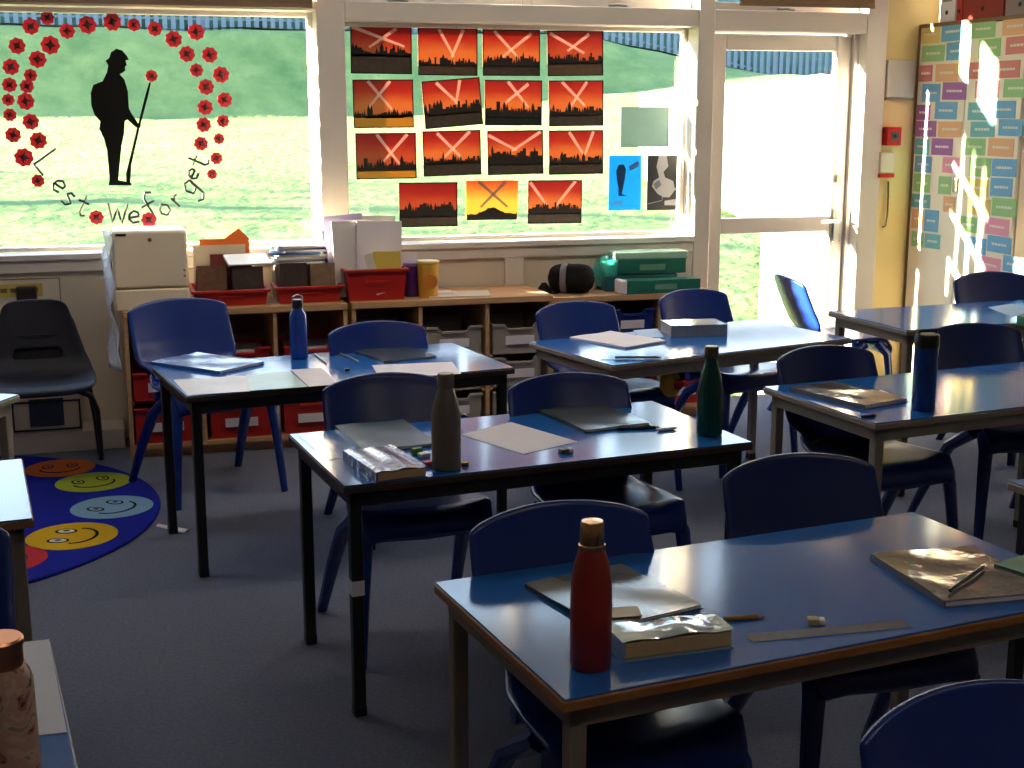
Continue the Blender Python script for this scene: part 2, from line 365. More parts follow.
# ================================================================== CHAIRS
def smooth_interp(keys, t):
    for (a, *va), (b, *vb) in zip(keys, keys[1:]):
        if t <= b:
            k = (t-a)/(b-a); return [p+(q-p)*k for p, q in zip(va, vb)]
    return list(keys[-1][1:])
def make_chair(label, m, wide=1.0, group='blue plastic chairs'):
    r = thing('classroom_chair', label, 'chair', group=group)
    # seat: keys t, y, z, half width
    K = [(0, -.245, .372, .185), (.05, -.252, .402, .19), (.12, -.24, .426, .195), (.25, -.19, .434, .2), (.5, -.07, .426, .198), (.75, .06, .420, .186), (.9, .12, .428, .168), (1, .165, .455, .150)]
    def seat(u, v):
        y, z, w = smooth_interp(K, v); x = (2*u-1)
        return (x*w*wide, y+(.012*x*x if v < .2 else 0), z+.014*x**4*(1 if v > .15 else -1.2))
    b = MB(); b.grid(seat, 12, 22); b.build('seat', m, r, solid=.016, sub=1, angle=80)
    # backrest with a rolled, arched top edge
    KB = [(0, .150, .440, .150), (.09, .170, .465, .153), (.17, .184, .487, .166), (.24, .194, .504, .196), (.3, .203, .522, .204), (.4, .217, .553, .206), (.5, .232, .585, .206), (.75, .262, .665, .206), (.9, .28, .716, .204), (.97, .287, .742, .203), (1, .290, .750, .201)]
    def back(u, v):
        y, z, w = smooth_interp(KB, v); x = (2*u-1)
        drop = .026*x*x+.008*x**12
        return (x*w*wide, y-.048*x*x, z-drop*max(0, (v-.4)/.6))
    b = MB(); b.grid(back, 14, 22); b.build('backrest', m, r, solid=.018, sub=1, angle=80)
    for s in (-1, 1):
        b = MB(); b.tube([(s*.165*wide, -.17, .418), (s*.187*wide, -.215, .36), (s*.2*wide, -.232, .2), (s*.213*wide, -.25, .0)], .031, 8, r2=.017, flat=.8); b.build('leg', m, r, angle=50)
        b = MB(); b.tube([(s*.168*wide, -.10, .412), (s*.19*wide, .03, .33), (s*.207*wide, .14, .17), (s*.222*wide, .24, .0)], .031, 8, r2=.017, flat=.8); b.build('leg', m, r, angle=50)
    b = MB(); b.tube([(-.18*wide, -.21, .382), (0, -.215, .376), (.18*wide, -.21, .382)], .022, 8); b.build('seat_rib', m, r)
    b = MB(); b.tube([(-.17*wide, .06, .39), (0, .06, .385), (.17*wide, .06, .39)], .02, 8); b.build('seat_rib', m, r)
    return r
chair0 = make_chair('x', m_blue)
used = []
ZB = .744
def chair(px, py, rz, label, src=None, z=None):
    src = src or chair0
    B = onz(px, py, ZB if z is None else z); off = Matrix.Rotation(rz, 3, 'Z') @ Vector((0, .29, 0))
    loc = (B.x-off.x, B.y-off.y, 0)
    if src not in used:
        used.append(src); src.location = loc; src.rotation_euler = (0, 0, rz); src['label'] = label; return src
    return dup(src, loc, rz, label, 'blue plastic chairs')
chair(381, 374, .06, 'blue plastic chair pulled up behind the grey bottle and green notebook')
chair(563, 374, .03, 'blue plastic chair behind the dark notebook on the black-legged table')
chair(552, 503, .05, 'blue plastic chair behind the red bottle at the nearest table')
chair(373, 322, .15, 'blue plastic chair between the bookcase and the table with the blue bottle')
chair(570, 302, .22, 'blue plastic chair behind the white booklet, in front of the blue trays')
chair(687, 290, .26, 'blue plastic chair behind the grey book near the garden door')
chairN = make_chair('x', m_blue2)
chair(791, 455, -.02, 'navy plastic chair at the far side of the nearest table, behind the eraser', chairN)
chair(818, 351, .09, 'navy plastic chair behind the silver notebook', chairN, .728)
chair(968, 324, -.10, 'navy plastic chair behind the tall blue bottle', chairN)
cb = chair(988, 272, .03, 'navy plastic chair in front of the note-covered cupboards', chairN, .80); cb.scale = (1.1, 1.05, 1.07)
chair(956, 686, .10, 'blue plastic chair in the near corner below the nearest table')
chair(-95, 520, .0, 'blue plastic chair at the far side of the table with the tumbler')
chair(781, 276, 1.46, 'blue plastic chair turned side-on against the bright garden door')
cw = make_chair('wide blue plastic chair in front of the white box', m_blue, 1.1)
cw.location = (.325, 5.61, 0); cw.rotation_euler = (0, 0, .33); cw.scale = (1, 1, 1.03)
# charcoal moulded chair with metal legs
r = thing('classroom_chair', 'charcoal moulded chair with slotted back and black tube legs against the wall', 'chair', (-.335, 5.93, 0), .05)
K = [(0, -.22, .405, .2), (.06, -.225, .425, .215), (.2, -.17, .434, .228), (.42, .0, .425, .23), (.54, .10, .425, .232), (.62, .15, .452, .225), (.68, .175, .49, .212), (.72, .186, .515, .2), (.80, .205, .58, .182), (.93, .232, .70, .148), (.975, .24, .742, .135), (1, .243, .752, .12)]
def shell(u, v):
    y, z, w = smooth_interp(K, v); x = 2*u-1
    return (x*w, y-.03*x*x*max(0, (v-.5)*2), z+.02*x**4*(1 if v < .55 else 0)-(.016*x**6 if v > .9 else 0))
NU, NV = 16, 36; vs = [shell(i/NU, j/NV) for j in range(NV+1) for i in range(NU+1)]
fs = [(j*(NU+1)+i, j*(NU+1)+i+1, (j+1)*(NU+1)+i+1, (j+1)*(NU+1)+i) for j in range(NV) for i in range(NU) if not (25 <= j <= 26 and 4 <= i <= 11)]
b = MB(); b.add(vs, fs); b.build('shell', m_char, r, solid=.012, sub=1, angle=80)
b = MB(); b.box(-.105, .105, .198, .203, .45, .60); b.build('slot_recess', mat('slot_black', '#101014', .7), r, smooth=False)
for s in (-1, 1):
    b = MB(); b.tube([(s*.15, -.13, .405), (s*.2, -.15, .385), (s*.225, -.06, .3), (s*.238, .2, .06), (s*.24, .27, 0)], .0125, 8); b.build('leg', m_black, r)
    b = MB(); b.tube([(s*.15, .08, .405), (s*.2, .13, .38), (s*.225, .28, .2), (s*.24, .37, 0)], .0125, 8); b.build('leg', m_black, r)
b = MB(); b.tube([(-.15, -.13, .405), (.15, -.13, .405)], .01); b.tube([(-.15, .08, .405), (.15, .08, .405)], .01); b.build('seat_frame', m_black, r)
# ================================================================== BOOKCASES
def bookcase(x0, x1, y0, zt, label, rows, ncol=3):
    r = thing('tray_bookcase', label, 'bookcase', (x0, y0, 0), 0, 'tray bookcases'); w = x1-x0; d = YW-.025-y0
    b = MB(); b.box(0, w, -.008, d, zt-.03, zt); b.build('top_board', m_beech, r, bevel=.003)
    for s in (0, w-.02):
        b = MB(); b.box(s, s+.02, 0, d, 0, zt-.03); b.build('side_panel', m_beech, r, bevel=.002, smooth=False)
    for k in range(1, ncol):
        x = w*k/ncol; b = MB(); b.box(x-.009, x+.009, .004, d-.012, .065, zt-.03); b.build('divider', m_beech, r, smooth=False)
    b = MB(); b.box(.02, w-.02, d-.012, d, .04, zt-.03); b.build('back_panel', m_beechd, r, smooth=False)
    b = MB(); b.box(.02, w-.02, .0, d-.012, .045, .065); b.box(.02, w-.02, .03, .05, 0, .045); b.build('base_board', m_beech, r, smooth=False)
    b = MB()
    for z in rows:
        for k in range(ncol):
            a, c = w*k/ncol+.02, w*(k+1)/ncol-.02
            b.box(a-.012, a+.008, .01, d-.02, z, z+.008); b.box(c-.008, c+.012, .01, d-.02, z, z+.008)
    b.build('tray_runner', m_beech, r, smooth=False)
    return r
YB = 6.16
bookcase(.02, 1.03, YB, .68, 'wooden tray bookcase of red trays below the white box', (.255,))
bookcase(1.05, 2.04, YB, .68, 'wooden tray bookcase of clear trays under the yellow pot', (.22, .385))
bookcase(2.06, 2.945, YB+.10, .652, 'lower wooden bookcase of blue trays under the green folders', (.22, .42))
def tray(name, label, cat, x, y, z, w, d, h, m, group, labelcard=True, thick=.004):
    r = thing(name, label, cat, (x, y, z), 0, group); t = thick; ta = .012
    b = MB(); hw = w/2
    # open tray, walls leaning out a little, notched front rim
    b.box(-hw+ta, hw-ta, .006, d-.006, 0, t)
    v = [(-hw+ta, .008, 0), (hw-ta, .008, 0), (hw-.004, 0, h), (hw*.55, 0, h), (hw*.45, 0, h-.022), (-hw*.45, 0, h-.022), (-hw*.55, 0, h), (-hw+.004, 0, h)]
    v2 = [(p[0], p[1]+t, p[2]) for p in v]; n = len(v)
    b.add(v+v2, [list(range(n)), list(range(2*n-1, n-1, -1))]+[((i+1) % n, i, n+i, n+(i+1) % n) for i in range(n)])
    b.box(-hw+ta, hw-ta, d-.01, d-.006, 0, h)
    for s in (-1, 1):
        x0, x1 = sorted((s*(hw-ta), s*(hw-.006))); b.box(min(s*(hw-.008), s*(hw-.004)), max(s*(hw-.008), s*(hw-.004)), .004, d-.006, 0, h)
    b.build('tray_body', m, r, smooth=False)
    b = MB()
    b.box(-hw, -hw*.55, -.01, .0, h-.012, h); b.box(hw*.55, hw, -.01, 0, h-.012, h); b.box(-hw*.45, hw*.45, -.01, 0, h-.034, h-.022)
    b.build('rim', m, r, bevel=.002)
    if labelcard:
        b = MB(); b.box(-w*.26, w*.26, .0005, .003, h*.32, h*.32+.042); g = b.build('label_card', m_paper, r); g.rotation_euler = (math.atan2(-.008, h)*-1, 0, 0); g.location = (0, -.004, 0)
    return r
cols = ['under the white box', 'in the middle column', 'beside the clear tray bookcase']
cw3 = (1.03-.02)/3
for k in range(3):
    xc = .02+cw3*(k+.5)
    tray('storage_tray', 'deep red tray on the base board, %s' % cols[k], 'tray', xc, YB+.02, .067, cw3-.05, .34, .165, m_red, 'red storage trays')
    tray('storage_tray', 'red tray in the second row up, %s' % cols[k], 'tray', xc, YB+.02, .265, cw3-.05, .34, .13, m_red, 'red storage trays')
    tr_ = tray('storage_tray', 'shallow red tray of paper in the open top row, %s' % cols[k], 'tray', xc+.01, YB+(.05 if k else .03), .40 if k else .45, cw3-.06, .30, .085, m_red, 'red storage trays', False)
    p = tag(MB().box(-.11, .11, -.10, .12, 0, .06).build('paper_stack', m_paper), 'stack of white paper in a shallow red tray, %s' % cols[k], 'paper', 'paper stacks in trays'); p.location = (xc+.01, YB+.2, .405 if k else .455)
cw3 = (2.04-1.05)/3
cols = ['next to the red tray bookcase', 'in the middle column', 'next to the blue tray bookcase']
for k in range(3):
    for j, (z, row) in enumerate(((.066, 'bottom'), (.23, 'middle'), (.395, 'top'))):
        xc = 1.05+cw3*(k+.5)
        tray('storage_tray', 'clear grey tray in the %s row, %s' % (row, cols[k]), 'tray', xc, YB+.015, z, cw3-.05, .36, .15 if j else .145, m_clearT, 'clear storage trays')
        p = tag(MB().box(-.10, .10, -.11, .11, 0, .05).box(-.09, .07, -.1, .1, .05, .075).build('paper_stack', mat('buff_paper', '#a89a86', .8), smooth=False), 'buff papers in the clear tray of the %s row, %s' % (row, cols[k]), 'paper', 'papers in the clear trays'); p.location = (xc, YB+.2, z+.0045)
cw3 = (2.945-2.06)/3
cols = ['next to the clear tray bookcase', 'in the middle column', 'beside the garden door']
for k in range(3):
    for z, row, m, cn in ((.43, 'top', m_blueT, 'blue'), (.23, 'middle', m_blueT, 'blue'), (.066, 'bottom', m_red, 'red')):
        if k == 0 and row == 'top': continue
        xc = 2.06+cw3*(k+.5)
        tray('storage_tray', '%s tray in the %s row of the low bookcase, %s' % (cn, row, cols[k]), 'tray', xc, YB+.115, z, cw3-.05, .27, .145, m, 'trays of the low bookcase')
# ================================================================== THINGS ON THE BOOKCASES
ZK = .68
r = thing('storage_box', 'tall cream plastic box with a lid line on the bookcase end', 'box', (.155, YB+.03, ZK), .0)
b = MB(); b.box(-.162, .162, .0, .30, 0, .095); b.build('box_base', m_cream, r, bevel=.006)
b = MB(); b.box(-.162, .162, .004, .30, .1, .355); b.build('box_cover', m_cream, r, bevel=.012)
b = MB(); b.box(-.145, -.10, .001, .006, .335, .345); b.build('badge', m_blackp, r)
b = MB(); b.lathe([(.0095, 0), (.0095, .005), (.004, .006)], 10, None, TR(.0, .005, .315, rx=PI/2)); b.build('round_mark', mat('brown_mark', '#6b543c', .6), r)
for z in (.15, .175):
    b = MB(); b.lathe([(.006, 0), (.006, .004)], 8, None, TR(.145, .005, z, rx=PI/2)); b.build('screw_cap', mat('tan_mark', '#a08a66', .6), r)
# crumpled clear bag hanging beside the box
m_bag = mat('pale_plastic_sheet', '#c9cede', .25, .5, bump=.8, bscale=25)
b = MB()
def sheet(u, v):
    z = 1.03-v*.62; x = -.012-.03*u+.016*math.sin(9*v+2*u)*v; y = YB+.0+.02*math.sin(11*v)+(.26*u)
    return (x+.012*math.sin(20*v+7*u), y, z)
b.grid(sheet, 8, 24); tag(b.build('plastic_sheet', m_bag, solid=.003, angle=80), 'crumpled pale plastic sheet hanging down the bookcase end', 'sheet')
def bin_(x, y, w, d, h, label, group):
    r = thing('storage_bin', label, 'bin', (x, y, ZK), 0, group)
    b = MB(); hw = w/2; t = .005; k = .012
    v = [(-hw+k, k, 0), (hw-k, k, 0), (hw-k, d-k, 0), (-hw+k, d-k, 0), (-hw, 0, h), (hw, 0, h), (hw, d, h), (-hw, d, h)]
    i = [(-hw+k+t, k+t, t), (hw-k-t, k+t, t), (hw-k-t, d-k-t, t), (-hw+k+t, d-k-t, t), (-hw+t, t, h), (hw-t, t, h), (hw-t, d-t, h), (-hw+t, d-t, h)]
    b.add(v+i, [(3, 2, 1, 0), (8, 9, 10, 11)]+[(a, (a+1) % 4, 4+(a+1) % 4, 4+a) for a in range(4)]+[(8+(a+1) % 4, 8+a, 12+a, 12+(a+1) % 4) for a in range(4)]+[(4+a, 4+(a+1) % 4, 12+(a+1) % 4, 12+a) for a in range(4)])
    b.build('bin_body', m_red, r, smooth=False)
    b = MB(); b.box(-hw-.008, hw+.008, -.012, .001, h-.014, h); b.box(-hw-.008, hw+.008, d-.001, d+.01, h-.014, h); b.box(-hw-.012, -hw+.001, -.01, d, h-.014, h); b.box(hw-.001, hw+.012, -.01, d, h-.014, h)
    b.build('rim', m_red, r, bevel=.003)
    b = MB(); b.box(-hw*.35, hw*.35, -.002, .008, h*.55, h*.62); b.build('handle_ledge', m_red, r)
    return r
bin_(.505, YB+.05, .335, .30, .075, 'low red bin of brown paperbacks next to the white box', 'red bins on the bookcase')
bin_(.865, YB+.05, .30, .18, .08, 'low red bin of dark paperbacks beside the tall red bin', 'red bins on the bookcase')
bin_(1.18, YB+.04, .285, .28, .15, 'tall red bin holding white papers', 'red bins on the bookcase')
def book(name, label, cat, group, loc, size, mc, rz=0, rx=0, mp=None, ry=0):
    """a book standing on its tail: spine towards -x side, x = thickness, y = depth, z = height"""
    w, d, h = size; r = thing(name, label, cat, loc, rz, group); r.rotation_euler = (rx, ry, rz)
    b = MB(); b.box(-w/2, w/2, 0, .003, 0, h); b.box(-w/2, -w/2+.002, 0, d, 0, h); b.box(w/2-.002, w/2, 0, d, 0, h); b.build('cover', mc, r, smooth=False)
    b = MB(); b.box(-w/2+.002, w/2-.002, .003, d-.004, .003, h-.004); b.build('pages', mp or mat('cream_pages', '#cfc2a6', .8), r, smooth=False)
    return r
m_pb1 = mat('brown_cover', '#6a4a34', .65, nscale=30, namt=.6); m_pb2 = mat('dark_cover', '#40302a', .65, nscale=30, namt=.6); m_pb3 = mat('tan_cover', '#83664c', .65, nscale=25, namt=.5)
# paperbacks: the two front blocks of each bin show their cover faces
spec = [(.425, .13, .16, m_pb1, .175, 'brown paperbacks, block nearest the white box'), (.585, .14, .15, m_pb2, .165, 'dark paperbacks, block under the pale magazine'),
        (.795, .125, .15, m_pb2, .175, 'black paperbacks, block beside the pale magazine'), (.930, .115, .15, m_pb3, .17, 'brown paperbacks, block beside the tall red bin')]
for x, w, d, m, h, nm in spec:
    for k in range(4):
        book('paperback', 'front paperback of the %s' % nm if k == 0 else '%s paperback behind the front cover of the %s' % (['', 'second', 'third', 'fourth'][k], nm), 'book', 'paperbacks in the red bins', (x, YB+.065+k*.036, ZK+.012), (w, .032, h-.006*k), m, 0, -.10)
book('magazine', 'pale magazine lying tilted across the dark paperbacks', 'magazine', None, (.60, YB+.07, ZK+.19), (.20, .012, .15), mat('pale_cover', '#d9d2c2', .4), .1, -1.35)
for k, (m, w, h, dx, nm) in enumerate(((mat('cream_folder', '#cdbfa8', .5), .24, .255, -.03, 'cream picture book standing behind the brown paperbacks'), (mat('red_photo_cover', '#7a2d2a', .4, nscale=14, namt=.8), .19, .215, .02, 'dark red picture book in front of the cream one'), (mat('orange_folder', '#dd6a24', .5), .23, .28, .0, 'orange folder sticking up behind the picture books'))):
    book('picture_book', nm, 'book', 'picture books behind the paperbacks', (.505+dx, YB+[.245, .215, .28][k], ZK+.008), (w, .022, h), m, .04*k, -.06)
b = MB(); b.prism([(-.06, 0), (.06, 0), (.01, .05)], .003, mat('orange_folder', '#dd6a24', .5), TR(.56, YB+.305, ZK+.285, rx=PI/2)); tag(b.build('orange_card', None, smooth=False), 'orange card corner poking up above the orange folder', 'card')
rnd = random.Random(8)
for k in range(9):
    m = [mat('blue_cover', '#5b82b8', .4), m_paper, mat('grey_cover', '#77797c', .5), m_paper, mat('pale_cover', '#d9d2c2', .4)][k % 5]
    b = MB(); w = .25-.012*k*rnd.random(); b.box(-w/2, w/2, -.09, .09, 0, .0105); o = b.build('exercise_book', m, None, bevel=.002)
    tag(o, ['bottom', 'second', 'third', 'fourth', 'fifth', 'sixth', 'seventh', 'eighth', 'topmost'][k]+' exercise book in the stack behind the dark paperbacks', 'book', 'stacked exercise books')
    o.location = (.86+.03*rnd.uniform(-1, 1), YB+.285, ZK+.155+.0112*k); o.rotation_euler = (0, 0, rnd.uniform(-.2, .2))
o = MB().box(-.13, .13, -.075, .075, 0, .15).build('storage_box', mat('grey_box_card', '#6a655e', .7), None, bevel=.004); tag(o, 'grey box supporting the stack of exercise books', 'box'); o.location = (.86, YB+.318, ZK+.001); o.rotation_euler = (0, 0, 0)
# tall papers in the tall red bin
m_pwhite = mat('white_folder', '#dcd6d4', .5); m_lilac = mat('lilac_wallet', '#b9add8', .3)
for k, (dx, dy, w, h, rz, ry, m, nm) in enumerate(((-.07, .10, .20, .36, .1, -.03, m_pwhite, 'white folder standing in the tall red bin, beside the lilac wallet'), (.035, .075, .215, .355, -.06, .02, m_paper, 'large white paper pad in the front of the tall red bin'), (-.09, .14, .19, .385, .15, -.07, m_lilac, 'lilac plastic wallet standing at the back of the tall red bin'), (.02, .17, .22, .375, .0, .03, m_pwhite, 'rear white folder in the tall red bin'), (-.10, .20, .16, .32, .3, -.12, mat('grey_cover', '#77797c', .5), 'grey folder leaning out of the tall red bin'))):
    book('paper_folder', nm, 'folder', 'papers in the tall red bin', (1.17+dx, YB+.04+dy, ZK+.012), (w, .018, h), m, rz, -.05, None, ry)
book('yellow_folder', 'small yellow folder at the front of the tall red bin', 'folder', None, (1.235, YB+.055, ZK+.03), (.13, .012, .20), mat('yellow_cover', '#d9bd54', .5), 0, -.05)
b = MB(); b.box(-.02, .02, 0, .004, 0, .2); o = b.build('paper_strip', mat('pale_cover', '#d9d2c2', .4)); tag(o, 'cream paper strip leaning over the yellow folder', 'paper'); o.location = (1.20, YB+.049, ZK+.03); o.rotation_euler = (-.05, -.3, 0)
def pot(label, x, y, m, m2, r0=.05, h=.16):
    r = thing('pencil_pot', label, 'pot', (x, y, ZK), 0, 'plastic pots on the bookcase')
    b = MB(); b.lathe([(r0*.86, 0), (r0*.9, .004), (r0, h), (r0*.95, h), (r0*.84, .008)], 24); b.build('pot_body', m, r)
    b = MB(); b.lathe([(r0*1.0, 0), (r0*1.05, .004), (r0*1.05, .012), (r0, .016)], 24, None, TR(0, 0, h-.014)); b.build('rim', m2, r)
    return r
pot('purple plastic pot between the tall red bin and the yellow pot', 1.372, YB+.16, mat('purple_plastic', '#5b2a78', .35, nscale=25, namt=.6), mat('lilac_plastic', '#8f74b5', .35), .042, .16)
r = pot('yellow plastic pot beside the purple pot', 1.44, YB+.10, mat('yellow_plastic', '#d9a63c', .3), mat('pale_yellow', '#e0c068', .3), .052, .175)
b = MB(); b.lathe([(.035, 0), (.035, .003)], 16, None, TR(0, -.047, .08, rx=PI/2)); b.build('orange_sticker', mat('orange_sticker', '#d07c2c', .5), r)
for k in range(2):
    o = MB().box(-.02, .02, -.002, .002, 0, .2).build('white_card', m_paper); tag(o, ['white card standing in the purple pot', 'second white card leaning in the purple pot'][k], 'card'); o.location = (1.375-.012*k, YB+.165-.01*k, ZK+.01); o.rotation_euler = (0, .03-.16*k, 0)
o = MB().prism([(-.17, -.09), (.13, -.11), (.17, .08), (-.12, .10)], .008, mat('pale_board', '#cdc3b4', .5)).build('drawing_board', None, None, bevel=.002, smooth=False); tag(o, 'pale flat board lying on the bookcase beside the yellow pot', 'board'); o.location = (1.60, YB+.13, ZK)
o = MB().prism([(-.05, -.03), (.05, -.05), (.06, .04), (-.04, .05)], .004, m_paper).build('paper_scrap', None, None, smooth=False); tag(o, 'white paper scrap lying on the pale board', 'paper'); o.location = (1.52, YB+.17, ZK+.009)
# rolled black jacket with grey stripe
ZK2 = .652
r = thing('rolled_jacket', 'black rolled jacket with a grey stripe on the low bookcase', 'jacket', (2.22, YB+.25, ZK2+.072), -.5)
rnd = random.Random(5)
def roll(u, v, R=.074):
    a = 2*PI*u; k = R*(1+.05*math.sin(3*a+4*v)+.04*math.sin(7*a+9*v)); e = max(.02, 1-abs(2*v-1)**5)**.5
    return ((v-.5)*.24, k*math.cos(a)*e, k*math.sin(a)*e)
b = MB(); b.grid(roll, 24, 18); b.build('roll', mat('black_fabric', '#131114', .85, .2, bump=.4, bscale=40), r, angle=80)
b = MB()
def band(u, v):
    x, y, z = roll(u, .30+.13*v); return (x, y*1.025, z*1.025)
b.grid(band, 24, 4); b.build('stripe', mat('grey_fabric', '#77747c', .8), r, solid=.003, angle=80)
b = MB(); b.grid(lambda u, v: (-.16+.1*u, -.07+.04*v, -.07+.03*math.sin(6*u)*v+.02*v), 6, 4); b.build('sleeve_end', MATS['black_fabric'], r, solid=.012, angle=80)
o = MB().lathe([(.0, 0), (.035, .0), (.042, .03), (.04, .07), (.02, .085), (.0, .086)], 18).build('tape_roll', mat('white_plastic', '#e8e4de', .3)); tag(o, 'white plastic tub behind the black jacket', 'tub'); o.location = (2.36, YB+.36, ZK2); 
o = MB().lathe([(.0, 0), (.04, .0), (.05, .03), (.05, .105), (.035, .12), (.0, .122)], 18).build('plastic_tub', MATS['white_plastic']); tag(o, 'taller white tub between the jacket and the teal bag', 'tub'); o.location = (2.30, YB+.37, ZK2)
# teal bag, green box files, green binder
m_teal = mat('teal_plastic', '#2a9e90', .3); m_dteal = mat('dark_green_card', '#1c6b58', .4); m_lteal = mat('pale_green_plastic', '#9cc4b0', .25, bump=.3, bscale=25)
b = MB()
def bag(u, v):
    a = 2*PI*u; t = PI*(v-.5); k = 1+.12*math.sin(5*a+4*t)+.08*math.sin(11*a)
    return (.085*k*math.cos(a)*math.cos(t)**.6, .09*k*math.sin(a)*math.cos(t)**.6, .085+.085*math.sin(t)*(1+.1*math.sin(4*a)))
b.grid(bag, 24, 12); o = b.build('carrier_bag', m_teal, angle=80); tag(o, 'crumpled teal plastic bag beside the black jacket', 'bag'); o.location = (2.46, YB+.33, ZK2)
r = thing('box_file', 'dark green box file with a pale lid on the low bookcase', 'box file', (2.655, YB+.23, ZK2+.083), .0)
b = MB(); b.box(-.19, .19, 0, .13, 0, .075); b.build('box_body', m_dteal, r, bevel=.004)
b = MB(); b.box(-.2, .2, -.004, .134, .075, .115); b.build('box_lid', m_lteal, r, bevel=.008)
b = MB(); b.box(-.07, .07, -.003, .001, .02, .05); b.build('label_card', mat('green_label', '#6d9a84', .5), r)
r = thing('box_file', 'green folder lying under the dark green box file', 'box file', (2.60, YB+.235, ZK2), 0)
b = MB(); b.box(-.2, .2, 0, .13, 0, .08); b.build('box_body', mat('blue_green_card', '#1f5f6a', .4), r, bevel=.006)
r = thing('ring_binder', 'green and white ring binder at the front of the low bookcase', 'binder', (2.665, YB+.095, ZK2), 0)
b = MB(); b.box(-.2, .2, 0, .1, 0, .004); b.box(-.2, .2, 0, .1, .064, .068); b.box(-.2, .2, 0, .004, .004, .064); b.build('cover', m_dteal, r)
b = MB(); b.box(-.185, .19, .004, .098, .006, .062); b.build('pages', m_paper, r)
b = MB(); b.box(-.235, -.2, -.004, .095, .0, .072); b.build('spine', m_paper, r, bevel=.008)
b = MB(); b.box(-.05, .07, -.0025, 0, .02, .046); b.build('label_card', MATS['green_label'], r)
# ================================================================== THINGS ON THE WINDOW GLASS
YD = YG-.004
def gl(px, py): return ony(px, py, YD)
m_pop = mat('poppy_red', '#b93a46', .6, .3, nscale=40, namt=.3, translucent=.3)
m_popd = mat('poppy_dark', '#2a0d10', .7)
def poppy_outline(R, ph):
    pts = []
    for k in range(48):
        a = 2*PI*k/48; pts.append((R*(.94+.07*math.cos(8*a+ph))*math.cos(a), R*(.94+.07*math.cos(8*a+ph))*math.sin(a)))
    return pts
p0 = thing('paper_poppy', 'x', 'poppy')
b = MB(); b.prism(poppy_outline(.041, 0), .004, m_pop, TR(rx=PI/2)); b.build('petals', None, p0, smooth=False)
b = MB()
for k in range(4):
    a = PI/4+k*PI/2; b.prism([(.013*math.cos(a-.4), .013*math.sin(a-.4)), (.026*math.cos(a-.04), .026*math.sin(a-.04)), (.026*math.cos(a+.04), .026*math.sin(a+.04)), (.013*math.cos(a+.4), .013*math.sin(a+.4))], .0012, m_popd, TR(0, -.004, 0, rx=PI/2))
b.build('petal_lines', None, p0, smooth=False)
b = MB(); b.lathe([(.0135, 0), (.0135, .003), (.008, .006)], 14, None, TR(0, -.004, 0, rx=PI/2)); b.build('centre', m_popd, p0)
ORD = ['first', 'second', 'third', 'fourth', 'fifth', 'sixth', 'seventh', 'eighth', 'ninth', 'tenth']
PO = {
 'down the outer row behind the soldier': [(57, 120, 1), (37, 190, 1), (32, 250, .9), (28, 300, .75), (33, 350, .8), (44, 417, .95), (80, 492, 1.15), (127, 570, .8)],
 'down the inner row behind the soldier': [(168, 117, 1.15), (126, 165, 1.05), (102, 218, .8), (90, 255, .85), (86, 305, 1.05), (103, 373, 1), (128, 436, 1.05)],
 'along the top of the arch': [(103, 55, 1), (158, 27, .85), (224, 70, .95), (292, 50, 1.1), (375, 40, 1.1), (447, 50, .8), (517, 63, .9)],
 'down the outer row facing the soldier': [(655, 73, 1.05), (700, 150, 1), (738, 216, 1.05), (750, 300, .95), (745, 371, .8), (731, 430, .7), (723, 495, .78), (708, 548, .65)],
 'down the inner row facing the soldier': [(580, 97, 1.05), (624, 147, 1), (656, 201, .85), (688, 257, 1), (685, 325, .98), (680, 383, .95), (671, 446, .9)],
}
first = True; rnd = random.Random(2)
for grp, lst in PO.items():
    for k, (cx, cy, s) in enumerate(lst):
        P = gl(cx/3.34, 10+cy/3.34); lab = 'red paper poppy on the glass, %s %s' % (ORD[k], grp)
        if first: o = p0; o['label'] = lab; o['group'] = 'paper poppies on the window'; first = False
        else: o = dup(p0, P, 0, lab, 'paper poppies on the window')
        o.location = (P.x, YD-.001*(k % 2)*5, P.z); o.rotation_euler = (0, rnd.uniform(0, 1.5), 0); o.scale = (s*.93, 1, s*.93)
for cx, cy, lab, s in ((322, 692, 'red paper poppy before the word We in the lettering', .85), (497, 700, 'red paper poppy after the word We in the lettering', .9), (506, 220, 'small red paper poppy on top of the soldier\'s staff', .7)):
    P = gl(cx/3.34, 10+cy/3.34); o = dup(p0, P, 0, lab, 'paper poppies on the window'); o.location = (P.x, YD-.004, P.z); o.scale = (s, 1, s)
# soldier silhouette
S = [(350, 147), (368, 152), (382, 168), (388, 180), (378, 182), (382, 195), (376, 203), (378, 212), (368, 220), (360, 223), (375, 240), (385, 275), (388, 325), (394, 338), (415, 370), (425, 378), (418, 389), (406, 381), (384, 360), (376, 364), (374, 400), (366, 440), (362, 480), (358, 520), (356, 543), (380, 547), (396, 552), (395, 558), (327, 558), (330, 540), (327, 500), (322, 450), (312, 415), (299, 388), (302, 365), (285, 347), (275, 318), (273, 280), (281, 256), (299, 248), (309, 245), (322, 218), (326, 197), (318, 183), (329, 175), (334, 158)]
def glp(cx, cy): 
    P = gl(cx/3.012, cy/3.012); return (P.x, P.z)
org = glp(345, 400); TS = Matrix.Translation((org[0], YD, org[1])) @ Matrix.Rotation(PI/2, 4, 'X')
r = thing('soldier_silhouette', 'black card silhouette of a soldier in a helmet leaning on a staff', 'silhouette', (org[0], YD, org[1]))
b = MB(); b.prism([(glp(*p)[0]-org[0], glp(*p)[1]-org[1]) for p in S], .004, None, TR(rx=PI/2)); b.build('figure', m_ink, r, smooth=False)
